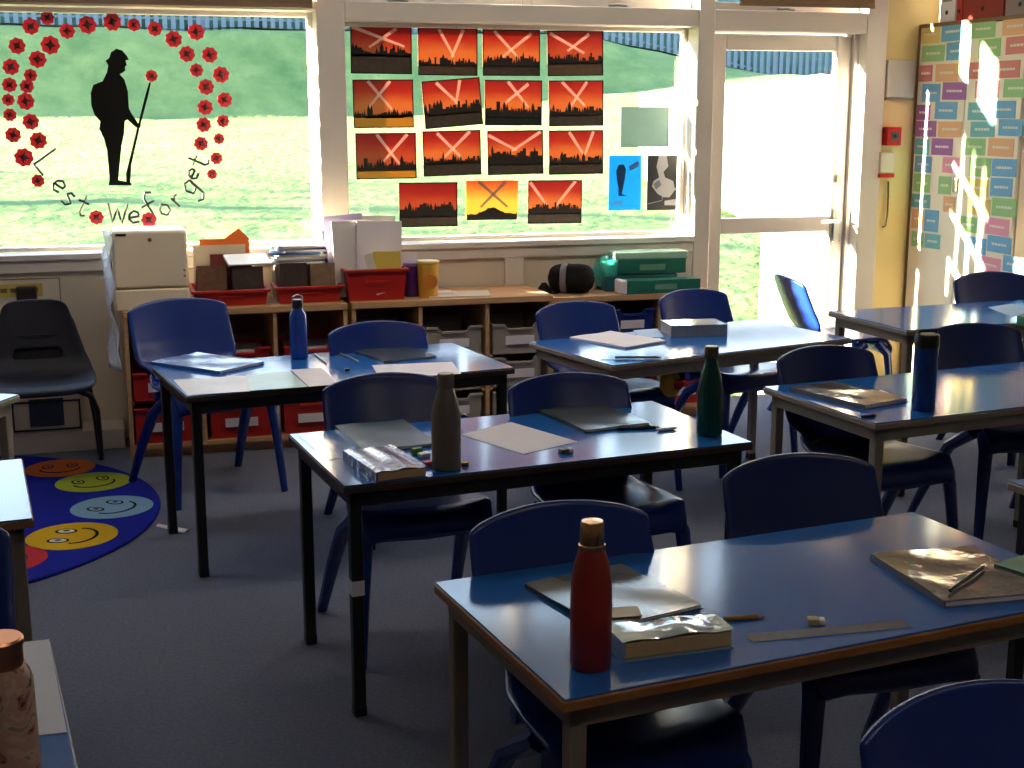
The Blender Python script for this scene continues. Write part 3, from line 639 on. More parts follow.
b = MB(); st = [(452, 248), (443, 283), (418, 380), (391, 495), (387, 520), (386, 552)]; wd = [.004, .007, .006, .007, .011, .009]
st = [(glp(*p)[0]-org[0], glp(*p)[1]-org[1]) for p in st]
b.prism([(x-w, z) for (x, z), w in zip(st, wd)]+[(x+w, z) for (x, z), w in list(zip(st, wd))[::-1]], .005, None, TR(0, -.0005, 0, rx=PI/2)); b.build('staff', m_ink, r, smooth=False)
# hand-drawn lettering
ST = {'L': [[(.1, 1), (.1, 0), (.62, .0)]], 'e': [[(.1, .3), (.62, .36), (.6, .55), (.38, .66), (.16, .5), (.1, .25), (.28, .03), (.6, .08)]], 's': [[(.56, .6), (.32, .68), (.16, .52), (.36, .36), (.56, .2), (.36, .0), (.1, .06)]],
 't': [[(.32, .98), (.32, .12), (.46, .0), (.62, .08)], [(.08, .66), (.6, .66)]], 'W': [[(0, 1), (.22, 0), (.45, .75), (.68, 0), (.95, 1)]], 'f': [[(.66, .9), (.46, 1), (.32, .84), (.3, 0)], [(.08, .6), (.6, .6)]],
 'o': [[(.36, .66), (.14, .5), (.1, .25), (.3, .02), (.56, .16), (.6, .45), (.36, .66)]], 'r': [[(.16, .66), (.18, 0)], [(.18, .4), (.34, .62), (.56, .62)]], 'g': [[(.56, .6), (.3, .66), (.1, .42), (.22, .1), (.5, .2), (.56, .6), (.52, -.2), (.3, -.36), (.08, -.24)]]}
m_pen = mat('black_marker', '#1a1f18', .6)
def word(label, letters):
    b = MB(); c0 = gl(10+0, 200)
    for ch, cx, cy, size, ang in letters:
        size *= 1.12 if ch == 'W' else 1.32
        P = gl(cx/3.012, cy/3.012); ca, sa = math.cos(ang), math.sin(ang)
        for line in ST[ch]:
            pts = []
            for x, y in line:
                X, Z = (x-.35)*size, (y-.4)*size; pts.append((P.x+X*ca-Z*sa, YD-.002, P.z+X*sa+Z*ca))
            # rounded polyline
            q = []
            for i in range(len(pts)-1):
                for k in range(3): q.append(tuple(a+(bb-a)*k/3 for a, bb in zip(pts[i], pts[i+1])))
            q.append(pts[-1]); b.tube(q, .0058, 6)
    return tag(b.build('window_lettering', m_pen), label, 'lettering', 'hand-drawn words on the window')
word('black hand-drawn word Lest on the window glass', [('L', 142, 492, .095, -.95), ('e', 178, 556, .07, -.75), ('s', 208, 596, .07, -.6), ('t', 247, 624, .075, -.45)])
word('black hand-drawn word We on the window glass', [('W', 347, 648, .085, -.05), ('e', 402, 650, .068, .08)])
word('black hand-drawn word forget on the window glass', [('f', 455, 628, .10, .5), ('o', 494, 628, .07, .6), ('r', 532, 600, .065, .75), ('g', 572, 562, .085, .85), ('e', 578, 523, .06, .95), ('t', 602, 488, .075, 1.15)])
# red sunset pictures
m_sil = mat('silhouette_paint', '#17130f', .7, translucent=.06); m_ground = mat('dark_ground_paint', '#4a3d31', .7, nscale=40, namt=.5, translucent=.16); m_brown = mat('brown_ground_paint', '#5d4631', .7, nscale=40, namt=.4, translucent=.12)
m_yel = mat('yellow_ground_paint', '#c99a3a', .7, translucent=.3); m_beam = mat('pale_chalk_beam', '#c9a08e', .8, translucent=.45); m_beamg = mat('grey_chalk_beam', '#8d8288', .8, translucent=.3)
def sky_mat(name, top, mid, low, h, beams=(), bcol=None):
    m = bpy.data.materials.new(name); m.use_nodes = True; nt = m.node_tree; b = nt.nodes['Principled BSDF']; b.inputs['Roughness'].default_value = .8
    tc = nt.nodes.new('ShaderNodeTexCoord'); sp = nt.nodes.new('ShaderNodeSeparateXYZ'); mr = nt.nodes.new('ShaderNodeMapRange'); mr.inputs[1].default_value = -h/2*.2; mr.inputs[2].default_value = h/2
    n = nt.nodes.new('ShaderNodeTexNoise'); n.inputs['Scale'].default_value = 9
    ad = nt.nodes.new('ShaderNodeMath'); ad.operation = 'MULTIPLY_ADD'; ad.inputs[1].default_value = .35; 
    rp = nt.nodes.new('ShaderNodeValToRGB'); rp.color_ramp.elements[0].color = (*lin(low), 1); rp.color_ramp.elements[0].position = .18; e = rp.color_ramp.elements[1]; e.position = 1; e.color = (*lin(top), 1)
    e = rp.color_ramp.elements.new(.6); e.color = (*lin(mid), 1)
    nt.links.new(tc.outputs['Object'], sp.inputs[0]); nt.links.new(sp.outputs[2], mr.inputs[0]); nt.links.new(tc.outputs['Object'], n.inputs['Vector'])
    nt.links.new(n.outputs['Fac'], ad.inputs[0]); nt.links.new(mr.outputs[0], ad.inputs[2])
    sb = nt.nodes.new('ShaderNodeMath'); sb.operation = 'SUBTRACT'; sb.inputs[1].default_value = .17; nt.links.new(ad.outputs[0], sb.inputs[0]); nt.links.new(sb.outputs[0], rp.inputs[0]); col = rp.outputs[0]
    def M(op, *ins):
        n_ = nt.nodes.new('ShaderNodeMath'); n_.operation = op
        for k_, v_ in enumerate(ins):
            if isinstance(v_, (int, float)): n_.inputs[k_].default_value = v_
            else: nt.links.new(v_, n_.inputs[k_])
        return n_.outputs[0]
    for x0, z0, x1, z1, w0, w1 in beams:   # chalk beams drawn on the picture
        L = math.hypot(x1-x0, z1-z0); dx, dz = (x1-x0)/L, (z1-z0)/L
        px_ = M('SUBTRACT', sp.outputs[0], x0); pz_ = M('SUBTRACT', sp.outputs[2], z0)
        t_ = M('ADD', M('MULTIPLY', px_, dx), M('MULTIPLY', pz_, dz)); d_ = M('ABSOLUTE', M('ADD', M('MULTIPLY', px_, -dz), M('MULTIPLY', pz_, dx)))
        inside = M('MULTIPLY', M('MULTIPLY', M('GREATER_THAN', t_, 0.0), M('LESS_THAN', t_, L)), M('LESS_THAN', d_, M('MULTIPLY_ADD', t_, (w1-w0)/L, w0)))
        mx = nt.nodes.new('ShaderNodeMix'); mx.data_type = 'RGBA'; nt.links.new(M('MULTIPLY', inside, .8), mx.inputs[0]); nt.links.new(col, mx.inputs[6]); mx.inputs[7].default_value = (*lin(bcol), 1); col = mx.outputs[2]
    nt.links.new(col, b.inputs['Base Color'])
    t = nt.nodes.new('ShaderNodeBsdfTranslucent'); nt.links.new(col, t.inputs['Color']); ms = nt.nodes.new('ShaderNodeMixShader'); ms.inputs[0].default_value = .36
    nt.links.new(b.outputs[0], ms.inputs[1]); nt.links.new(t.outputs[0], ms.inputs[2]); nt.links.new(ms.outputs[0], nt.nodes['Material Output'].inputs[0])
    return m
m_sky1 = ('#a83030', '#bb4832', '#d08a50'); m_sky2 = ('#cf6a3c', '#e0a050', '#eccb68'); m_sky3 = ('#9e2c30', '#b03c30', '#c06a42')
PIC = [ # corners in a crop: TL, TR, BR, BL ; beams ; silhouette height ; ground material ; ground height; sky; what
 ((80, 68), (247, 72), (247, 200), (84, 198), [(.03, .03, .88, .42), (.75, .05, .3, .45)], .50, m_ground, .42, m_sky3, 'first in the top row, with a wide crossed beam over tall trees'),
 ((263, 73), (423, 78), (425, 204), (265, 203), [(.35, .03, .6, .6), (.76, .03, .56, .62)], .30, m_brown, .22, m_sky1, 'second in the top row, with a V of beams and a brown foreground'),
 ((438, 80), (593, 80), (592, 206), (438, 203), [(.2, .03, .6, .58), (.85, .08, .33, .6)], .40, m_ground, .22, m_sky1, 'third in the top row, with crossed beams over a dark skyline'),
 ((612, 83), (763, 82), (762, 204), (613, 205), [(.05, .06, .66, .5), (.75, .08, .36, .45)], .42, m_brown, .30, m_sky3, 'last in the top row, with trees above a brown foreground'),
 ((85, 215), (250, 214), (253, 344), (93, 345), [(.25, .03, .64, .62), (.62, .03, .24, .6)], .33, m_yel, .25, m_sky1, 'first in the second row, with crossed beams over a yellow field'),
 ((270, 221), (428, 207), (440, 335), (287, 347), [(.25, .05, .6, .52), (.66, .03, .56, .52)], .44, m_ground, .30, m_sky1, 'tilted second in the second row, with a narrow V of beams'),
 ((443, 217), (597, 215), (598, 340), (445, 336), [(.4, .03, .76, .6), (.76, .08, .36, .5)], .42, m_sil, .2, m_sky1, 'third in the second row, with crossed beams over black trees'),
 ((615, 217), (763, 217), (763, 338), (618, 341), [(.24, .03, .66, .56), (.7, .03, .4, .56)], .40, m_ground, .26, m_sky1, 'last in the second row, with a narrow cross over black towers'),
 ((95, 360), (257, 357), (261, 481), (98, 483), [(.35, .03, .72, .68), (.86, .03, .45, .62)], .36, m_yel, .2, m_sky3, 'first in the third row, with a V cross over a yellow strip'),
 ((275, 354), (430, 350), (436, 470), (280, 476), [(.25, .05, .66, .6), (.82, .03, .35, .6)], .40, m_ground, .3, m_sky1, 'second in the third row, with a wide cross over spires'),
 ((450, 353), (600, 350), (602, 468), (452, 472), [(.02, .1, .52, .45), (.96, .04, .44, .46)], .50, m_ground, .25, m_sky1, 'third in the third row, with a broad low V of beams'),
 ((617, 352), (762, 350), (763, 468), (616, 471), [(.37, .04, .64, .56), (.82, .03, .66, .56)], .38, m_ground, .26, m_sky1, 'last in the third row, with a thin V of beams'),
 ((214, 493), (370, 490), (370, 610), (212, 612), [], .48, m_ground, .25, m_sky3, 'first in the bottom row, with no light beams'),
 ((392, 487), (533, 486), (533, 594), (394, 596), [(.24, .02, .8, .66), (.76, .03, .28, .66)], .27, m_sil, .1, m_sky2, 'middle of the bottom row, a glowing yellow sky with grey crossed beams'),
 ((561, 486), (705, 485), (705, 601), (559, 603), [(.04, .05, .36, .6), (.88, .02, .5, .62)], .42, m_ground, .25, m_sky1, 'last in the bottom row, with a wide V of beams'),
]
def clip_beam(x0, z0, x1, z1, w0, w1):
    d = Vector((x1-x0, z1-z0)); L = d.length; n = Vector((-d.y, d.x))/L
    return [(x0+n.x*w0, z0+n.y*w0), (x0-n.x*w0, z0-n.y*w0), (x1-n.x*w1, z1-n.y*w1), (x1+n.x*w1, z1+n.y*w1)]
for i, (TL, TRc, BR, BL, beams, sh, gm, gh, sm, what) in enumerate(PIC):
    w = [gl(320+p[0]/2.695, p[1]/2.695) for p in (TL, TRc, BR, BL)]
    C = sum(w, Vector())/4; ux = ((w[1]-w[0])+(w[2]-w[3]))/2; W_ = ux.length; Hh = ((w[0]-w[3])+(w[1]-w[2])).length/2; ang = math.atan2(ux.z, ux.x)
    r = thing('sunset_picture', 'sunset picture, '+what, 'picture', (C.x, YD-.001, C.z), 0, 'sunset pictures on the window'); r.rotation_euler = (0, -ang, 0)
    b = MB(); a, c = W_/2, Hh/2; m_bd = m_ink
    bl = [(-a+x0*W_, c-y0*Hh, -a+x1*W_, c-y1*Hh, .0085, .0055) for x0, y0, x1, y1 in beams]
    b.box(-a, a, -.0015, 0, -c+gh*Hh*.85, c, sky_mat('sunset_%d' % i, *sm, Hh, bl, '#7d7076' if i == 13 else '#e0c2b4')); b.build('painted_sky', None, r, smooth=False)
    b = MB(); e = .005
    for q in ((-a, a, c-e, c), (-a, a, -c, -c+e), (-a, -a+e, -c+e, c-e), (a-e, a, -c+e, c-e)): b.box(q[0], q[1], -.003, -.0015, q[2], q[3])
    if i != 13: b.build('card_border', m_bd, r, smooth=False)
    rnd = random.Random(40+i); lo = -c+gh*Hh*.95; pts = [(-a+e, lo)]; x = -a+e; z0 = -c+sh*Hh
    pts.append((x, z0-.02))
    spire = i in (6, 7, 9, 10, 8)
    while x < a-.02:
        st_ = rnd.uniform(.008, .02); hgt = rnd.uniform(-.02, .008)+(.018 if rnd.random() < .22 else 0); typ = rnd.random()
        if typ < .45: pts += [(x, z0+hgt-.012), (x+st_*.5, z0+hgt+.012), (x+st_, z0+hgt-.012)]
        else: pts += [(x, z0+hgt), (x+st_, z0+hgt)]
        x += st_
    if i == 13:
        pts = [(-a+e, -c+.018), (-a+e, -c+.04)]+[(-a+W_*k/24, -c+.03+.035*math.exp(-((k-12)/5.)**2)+rnd.uniform(0, .008)) for k in range(1, 24)]+[(a-e, -c+.045), (a-e, -c+.018)]
    else: pts += [(a-e, z0-.015), (a-e, lo)]
    b = MB(); b.prism(pts, .0008, m_sil, TR(0, -.0026, 0, rx=PI/2)); b.build('skyline', None, r, smooth=False)
    b = MB(); n = 14; top = [(-a+e+(W_-2*e)*k/n, -c+e+(gh*Hh)*(1+.06*math.sin(k*2.1+i))) for k in range(n+1)]
    b.prism([(-a+e, -c+e)]+top+[(a-e, -c+e)], .0008, gm, TR(0, -.0007, 0, rx=PI/2)); b.build('foreground', None, r, smooth=False)
# three posters at the window's far edge
def poster(name, label, cat, c4, m):
    w = [gl(320+p[0]/2.695, p[1]/2.695) for p in c4]; C = sum(w, Vector())/4; W_ = ((w[1]-w[0]).length+(w[2]-w[3]).length)/2; Hh = ((w[0]-w[3]).length+(w[1]-w[2]).length)/2
    r = thing(name, label, cat, (C.x, YD-.001, C.z)); b = MB(); b.box(-W_/2, W_/2, -.0015, 0, -Hh/2, Hh/2, m); b.build('sheet', None, r, smooth=False)
    return r, W_, Hh
r, w_, h_ = poster('film_sheet', 'grey-green see-through sheet above the two posters on the window', 'sheet', ((812, 290), (938, 290), (937, 394), (812, 394)), mat('pale_green_film', '#879a95', .5, nscale=14, namt=.2, translucent=.5))
b = MB(); frame_rect(b, -w_/2-.004, w_/2+.004, -h_/2-.004, h_/2+.004, .006, -.0025, -.0015); b.build('border', mat('grey_green_film', '#8fa398', .5, translucent=.6), r, smooth=False)
m_cyan = mat('cyan_poster', '#1f9ed0', .5, nscale=8, namt=.15, translucent=.5); m_navy = mat('navy_ink', '#123a66', .5, translucent=.3); m_lc = mat('light_cyan_ink', '#7fcdea', .5, translucent=.5)
r, w_, h_ = poster('poster', 'cyan poster with a dark standing shape low on the window', 'poster', ((778, 420), (866, 418), (864, 566), (778, 566)), m_cyan)
b = MB(); b.prism([(p[0]*w_, p[1]*h_) for p in ((-.28, .22), (-.2, .33), (-.05, .34), (.02, .25), (.0, .1), (-.06, -.1), (-.1, -.2), (.08, -.24), (-.2, -.24), (-.2, -.1), (-.26, .08))], .0006, m_navy, TR(0, -.0016, 0, rx=PI/2)); b.build('dark_shape', None, r, smooth=False)
b = MB(); b.prism([(p[0]*w_, p[1]*h_) for p in ((-.4, -.34), (-.1, -.33), (-.02, -.39), (-.4, -.41))], .0006, m_lc, TR(0, -.0016, 0, rx=PI/2)); b.build('pale_mark', None, r, smooth=False)
b = MB(); b.prism([(p[0]*w_, p[1]*h_) for p in ((.1, .3), (.4, .4), (.42, .3), (.15, .22))], .0006, mat('mauve_ink', '#5a7fb0', .5, translucent=.4), TR(0, -.0016, 0, rx=PI/2)); b.build('mauve_mark', None, r, smooth=False)
m_bw = mat('grey_photo', '#6a6c72', .5, translucent=.35); m_bwl = mat('pale_photo', '#9b9a9e', .5, translucent=.3); m_bwd = mat('dark_photo', '#2d2e33', .5, translucent=.2)
r, w_, h_ = poster('poster', 'black and white photo poster beside the cyan poster', 'poster', ((882, 420), (962, 418), (960, 566), (880, 566)), m_bwl)
for nm, m, pts in (('dark_backdrop', m_bwd, ((-.5, .5), (-.12, .5), (-.2, .3), (-.1, .1), (-.28, .04), (-.34, -.06), (-.14, -.2), (.02, -.25), (.0, -.32), (-.5, -.38))), ('dark_backdrop', m_bwd, ((.14, .5), (.5, .5), (.5, -.1), (.43, -.1), (.38, .03), (.1, .1), (.04, .2), (.2, .3))), ('dark_jacket', m_bwd, ((-.5, -.39), (.0, -.33), (.04, -.26), (.26, -.27), (.44, -.14), (.5, -.12), (.5, -.3), (.1, -.33), (.1, -.41), (.5, -.42), (.5, -.5), (-.5, -.5))), ('grey_patch', m_bw, ((-.28, -.02), (-.1, .06), (-.02, -.04), (-.2, -.12)))):
    b = MB(); b.prism([(p[0]*w_, p[1]*h_) for p in pts], .0006, m, TR(0, -.0016, 0, rx=PI/2)); b.build(nm, None, r, smooth=False)
# ================================================================== THINGS ON THE TABLES
def quad(z, FL, FR, NR, NL):
    w = [onz(*p, z) for p in (FL, FR, NR, NL)]; C = sum(w, Vector())/4; ux = ((w[1]-w[0])+(w[2]-w[3]))/2; rz = math.atan2(ux.y, ux.x)
    uy = Vector((-math.sin(rz), math.cos(rz), 0)); D = (((w[0]-w[3])+(w[1]-w[2]))/2).dot(uy); return C, rz, ux.length, D
m_gpl = mat('grey_plastic_cover', '#4f5558', .2, .5, coat=.25, bump=.14, bscale=14, nscale=5, namt=.2)
m_dkgreen = mat('dark_green_cover', '#1d2c2e', .3, .5, bump=.05, bscale=20)
m_silver = mat('crinkled_clear_cover', '#6f6a68', .10, .8, coat=1, bump=.55, bscale=11)
m_bluef = mat('blue_plastic_folder', '#3f6cb4', .22, .5, coat=.4, bump=.5, bscale=14)
m_pages = mat('page_edges', '#c8a878', .8, nscale=60, namt=.15)
def notebook(label, C, rz, W, D, mc, t=.012, name='notebook', cat='notebook', z=H, group='notebooks on the tables'):
    r = thing(name, label, cat, (C.x, C.y, z), rz, group)
    b = MB(); b.box(-W/2+.003, W/2-.003, -D/2+.003, D/2-.003, .002, t-.002); b.build('pages', m_paper, r, smooth=False)
    b = MB(); b.box(-W/2, W/2, -D/2, D/2, 0, .002); b.box(-W/2-.001, -W/2+.003, -D/2, D/2, 0, t)
    b.grid(lambda u, v: (-W/2+u*W, -D/2+v*D, t+.0015*math.sin(7*u+3*v)*math.sin(5*v)), 16, 12); b.build('cover', mc, r, angle=60)
    return r
def thick_book(label, C, rz, W, D, t, mc):
    r = thing('thick_book', label, 'book', (C.x, C.y, H), rz, 'thick books on the tables')
    b = MB(); b.box(-W/2+.004, W/2-.002, -D/2+.003, D/2-.003, .003, t-.003); b.build('pages', m_pages, r, bevel=.003, smooth=False)
    b = MB(); b.box(-W/2, W/2, -D/2, D/2, 0, .003); b.box(-W/2-.002, -W/2+.003, -D/2, D/2, 0, t)
    b.grid(lambda u, v: (-W/2+u*W, -D/2+v*D, t+.006*math.exp(-((u-.5)/.3)**2)*math.sin(3*v+.4)+.002*math.sin(13*u)), 24, 14); b.build('cover', mc, r, angle=60)
    return r
# table with the blue bottle
C, rz, W_, D_ = quad(H, (160, 364.6), (205.6, 351.7), (257, 368), (210, 374.6))
notebook('crinkled blue plastic folder at the end of the table in front of the white box', C, rz, W_, D_, m_bluef, .012, 'plastic_folder', 'folder')
C, rz, W_, D_ = quad(H, (354, 351), (405.6, 346), (434, 358), (382, 363.5)); notebook('grey plastic-covered notebook near the blue bottle', C, rz, W_, D_, m_gpl, .008)
def sheet_flat(name, label, cat, pts, m, z=H, t=.0012, lift=.0003):
    w = [onz(*p, z) for p in pts]; C = sum(w, Vector())/len(w); b = MB(); b.prism([(p.x-C.x, p.y-C.y) for p in w], t, m); o = b.build(name, None, smooth=False); o.location = (C.x, C.y, z+lift); return tag(o, label, cat)
m_lam = mat('laminated_picture', '#c9b4a0', .4, .4, coat=.05, nscale=7, namt=.4, bump=.05, bscale=15); m_lam2 = mat('laminated_green', '#a9bfae', .4, .4, coat=.05, nscale=7, namt=.3)
sheet_flat('laminated_sheet', 'pinkish laminated sheet along the table edge by the blue folder', 'sheet', [(173, 380), (246, 376), (250, 391.5), (188, 395.5)], m_lam)
sheet_flat('laminated_sheet', 'pale green laminated sheet between the pinkish and white sheets', 'sheet', [(246, 376), (290, 371.5), (308, 387.5), (250, 391.5)], m_lam2, lift=.0018)
sheet_flat('paper_sheet', 'white paper sheet in front of the blue bottle', 'paper', [(291, 370), (322, 368), (338, 384.5), (309, 387)], m_paper)
sheet_flat('paper_sheet', 'white paper sheet on the table behind the grey bottle', 'paper', [(372, 365.5), (452, 362), (461.5, 374), (380, 379)], m_paper)
def bottle(name, label, P, body, cap, m, mc, group='drinks bottles', band=None):
    r = thing(name, label, 'bottle', (P[0], P[1], H), 0, group)
    b = MB(); b.lathe(body, 32); b.build('bottle_body', m, r, angle=40)
    b = MB(); b.lathe(cap, 28); b.build('cap', mc, r, angle=40)
    if band: 
        b = MB(); b.lathe(band, 28); b.build('neck_ring', mc, r)
    return r
b1 = bottle('drinks_bottle', 'slim blue metal bottle with a black cap by the bookcase', (.652, 5.03), [(.030, 0), (.0335, .004), (.0335, .155), (.030, .172), (.018, .19), (.016, .2)], [(.0205, .192), (.021, .195), (.021, .222), (.018, .226)], mat('blue_metal', '#1f4aa8', .25, metal=.3, coat=.4), m_blackp)
b = MB(); b.tube([(-.016, 0, .2), (-.017, 0, .236), (0, 0, .243), (.017, 0, .236), (.016, 0, .2)], .004); b.build('carry_loop', m_steel, b1)
def pencil(label, p0, p1, m, z=H, r=.0038, name='pencil', cat='pencil', tip=True, mt=None):
    A, B = onz(*p0, z), onz(*p1, z); d = B-A; L = d.length; t = thing(name, label, cat, (A.x, A.y, z+r), math.atan2(d.y, d.x), 'pencils and pens')
    b = MB(); b.tube([(.0, 0, 0), (L-.014, 0, 0)], r, 6); b.build('barrel', m, t)
    b = MB(); b.tube([(L-.014, 0, 0), (L, 0, 0)], r, 6, r2=.0006); b.build('tip', mt or mat('pencil_wood', '#c8a070', .7), t)
    return t
m_pblack = mat('black_lacquer', '#16161a', .3); m_pgrey = mat('grey_lacquer', '#6c7480', .3); m_pyel = mat('yellow_lacquer', '#a87a28', .35); m_pwhite = mat('white_lacquer', '#e4e4e4', .3)
pencil('black pencil near the blue bottle', (315, 355), (326.5, 364.5), m_pblack)
pencil('grey pencil beside the plastic-covered notebook', (337, 353), (359, 362.5), m_pgrey)
def blk(name, label, cat, p, z, sx, sy, sz, m, rz=0, m2=None):
    P = onz(*p, z); r = thing(name, label, cat, (P.x, P.y, z), rz)
    b = MB(); b.box(-sx, sx*(.3 if m2 else 1), -sy, sy, 0, sz); b.build('block', m, r, bevel=.002)
    if m2:
        b = MB(); b.box(sx*.3, sx, -sy*.96, sy*.96, 0.0003, sz*.97); b.build('end', m2, r, bevel=.003)
    return r
blk('pencil_sharpener', 'small dark sharpener on the table between the pencils and white paper', 'sharpener', (347, 371), H, .009, .007, .01, m_pblack)
# table with the grey and green bottles
def ruler(label, p0, p1, w=.034, L=None):
    A, B = onz(*p0, H), onz(*p1, H); d = B-A; L = d.length; r = thing('ruler', label, 'ruler', (A.x, A.y, H), math.atan2(d.y, d.x), 'clear rulers')
    b = MB(); b.box(0, L, -w/2, w/2, .0004, .0028); b.build('ruler_body', CLEAR, r, bevel=.0006, smooth=False)
    b = MB()
    for k in range(int(L/.01)): b.box(.005+k*.01, .0058+k*.01, w/2-(.009 if k % 5 == 0 else .005), w/2-.001, .0028, .003)
    b.build('scale_marks', mat('ruler_ink', '#30343a', .6), r, smooth=False)
    return r
ruler('clear plastic ruler at the end of the table with the grey bottle', (304, 434.5), (334, 459.5), .04)
C, rz, W_, D_ = quad(H, (335, 428.5), (404.6, 422.4), (436, 446.5), (364, 453.5)); notebook('dark green notebook beside the grey bottle', C, rz, W_, D_, m_dkgreen, .01)
m_purp = mat('purple_crinkled_cover', '#6f668c', .2, .6, coat=.6, bump=.45, bscale=38, nscale=20, namt=.5)
C, rz, W_, D_ = quad(H+.028, (350, 449), (396, 444.5), (422.9, 466.5), (369.7, 474)); thick_book('thick book with a purple crinkled plastic cover', C, rz, W_, D_, .028, m_purp)
bottle('drinks_bottle', 'grey metal bottle on the black-legged table', (.806, 3.316), [(.035, 0), (.0385, .004), (.039, .12), (.0385, .14), (.033, .175), (.024, .205), (.02, .215), (.02, .222)], [(.0215, .222), (.022, .225), (.022, .25), (.02, .256), (.0, .257)], mat('grey_powder_coat', '#6e665e', .45, metal=.2), mat('grey_cap', '#7d6f62', .35, metal=.6))
pn = pencil('dark pencil standing behind the grey bottle', (459, 466), (466, 462), m_pblack)
blk('eraser', 'pink eraser beside the thick purple book', 'eraser', (428, 466), H, .013, .010, .013, mat('pink_rubber', '#d8485c', .6), .1)
blk('eraser', 'white eraser behind the pink eraser', 'eraser', (424, 457), H, .015, .011, .012, mat('white_rubber', '#e3ddda', .6), .3)
o = MB().lathe([(.009, 0), (.0095, .003), (.0095, .03), (.0, .031)], 14, None, TR(0, 0, .0095, ry=PI/2)).build('glue_cap', mat('green_plastic', '#4fa45c', .35)); P = onz(412, 455, H); o.location = (P.x, P.y, H); o.rotation_euler = (0, 0, .4); tag(o, 'green plastic cap lying by the thick purple book', 'cap')
blk('pencil_sharpener', 'small brass sharpener at the foot of the grey bottle', 'sharpener', (465, 466), H, .009, .007, .011, mat('brass', '#b08a3c', .3, metal=1))
sheet_flat('paper_sheet', 'white paper sheet lying between the grey bottle and the dark notebook', 'paper', [(460.5, 435), (511, 422.5), (577.6, 441.9), (523.7, 454.5)], m_paper)
blk('eraser', 'grey-ended eraser beside the white paper sheet', 'eraser', (566, 453), H, .019, .011, .013, mat('dark_sleeve', '#5a5550', .5), .1, mat('white_rubber', '#e3ddda', .6))
C, rz, W_, D_ = quad(H, (541.3, 412.2), (608, 405.5), (643, 426), (582, 434)); notebook('dark plastic-covered notebook in front of the second chair', C, rz, W_, D_, m_gpl, .01)
pencil('black marker pen lying beside the dark notebook', (617, 430.3), (660, 428.8), m_pblack, r=.005, name='marker_pen', cat='pen')
pencil('white pen lying beyond the black marker pen', (658, 431.6), (678, 429.4), m_pwhite, r=.005, name='marker_pen', cat='pen')
bottle('drinks_bottle', 'dark green bottle on the corner of the black-legged table', (1.628, 3.465), [(.034, 0), (.0375, .004), (.038, .1), (.037, .135), (.030, .175), (.0205, .207), (.0185, .216), (.0185, .228)], [(.0195, .228), (.0205, .231), (.0205, .256), (.018, .261), (.0, .262)], mat('dark_green_metal', '#0f4a3c', .25, metal=.3, coat=.3), mat('olive_cap', '#5a5140', .35, metal=.6))
# nearest table
C, rz, W_, D_ = quad(H, (536, 584.6), (633, 566), (690, 611), (590, 636)); notebook('grey plastic-covered notebook behind the red bottle', C, rz, W_, D_, m_gpl, .009)
sheet_flat('paper_scrap', 'small cream paper slip between the red bottle and the thick book', 'paper', [(610, 614), (637, 612), (642, 622), (612, 624)], mat('cream_slip', '#d8cbb6', .7), lift=.0115)
m_foil = mat('clear_crinkled_film', '#8fa3b3', .08, .8, coat=1, bump=.5, bscale=12)
C, rz, W_, D_ = quad(H+.036, (610, 624), (712, 612), (735, 629), (619, 643.5)); thick_book('thick book in crinkled clear film beside the red bottle', C, rz, W_, D_, .036, m_foil)
bottle('drinks_bottle', 'red metal bottle with a gold cap on the nearest table', (.735, 2.005), [(.032, 0), (.035, .004), (.0355, .11), (.0345, .15), (.029, .185), (.0215, .208), (.0205, .212)], [(.0195, .214), (.0205, .218), (.0205, .250), (.018, .2565), (.0, .258)], mat('red_powder_coat', '#8e2118', .45, .5, nscale=8, namt=.08), m_goldcap, band=[(.0215, .207), (.023, .209), (.023, .216), (.0205, .218)])
pencil('yellow pencil lying beyond the thick book', (724, 621), (765, 618.3), m_pyel, r=.0042)
blk('eraser', 'yellowish eraser on the nearest table', 'eraser', (816, 624), H, .016, .010, .012, mat('cream_rubber', '#b8ab7a', .6), -.35, mat('white_rubber', '#e3ddda', .6))
ruler('clear plastic ruler along the edge of the nearest table', (748, 639.5), (908, 624.5), .036)
C, rz, W_, D_ = quad(H, (874.8, 558), (967, 553), (1058, 596), (940, 610)); notebook('notebook in crinkled clear film at the end of the nearest table', C, rz, W_, D_, m_silver, .014)
pencil('dark pencil lying across the film-covered notebook', (950, 592.5), (985, 567), m_pblack, z=H+.0165, r=.004)
C = onz(1050, 572, H); notebook('green exercise book at the far end of the nearest table', C, .3, .2, .12, mat('green_cover', '#3f7d63', .4), .02)
# table by the door
C, rz, W_, D_ = quad(H, (575, 338), (617.5, 331.7), (659.7, 343.4), (621, 350)); notebook('white open booklet on the table near the garden door', C, rz, W_, D_, m_paper, .008, 'booklet', 'booklet')
sheet_flat('paper_sheet', 'pale blue paper slip behind the white booklet', 'paper', [(633, 330.5), (657, 329), (664, 337), (641, 338.5)], m_paperB)
ruler('clear plastic ruler in front of the white booklet', (600, 359.5), (664, 359.5), .03)
pencil('grey pen lying along the ruler in front of the white booklet', (615, 358.3), (662, 358.3), m_pgrey, z=H+.003, r=.0045, name='ball_pen', cat='pen')
C, rz, W_, D_ = quad(H, (676, 325), (727, 330), (727, 339), (672, 336))
r = thing('thick_book', 'grey-edged thick book on the table near the garden door', 'book', (onz(699, 336, H).x, onz(699, 336, H).y+.06, H), -.12, 'thick books on the tables')
b = MB(); b.box(-.12, .118, -.078, .075, .003, .045); b.build('pages', mat('grey_pages', '#a5a09c', .8, nscale=60, namt=.2), r, smooth=False)
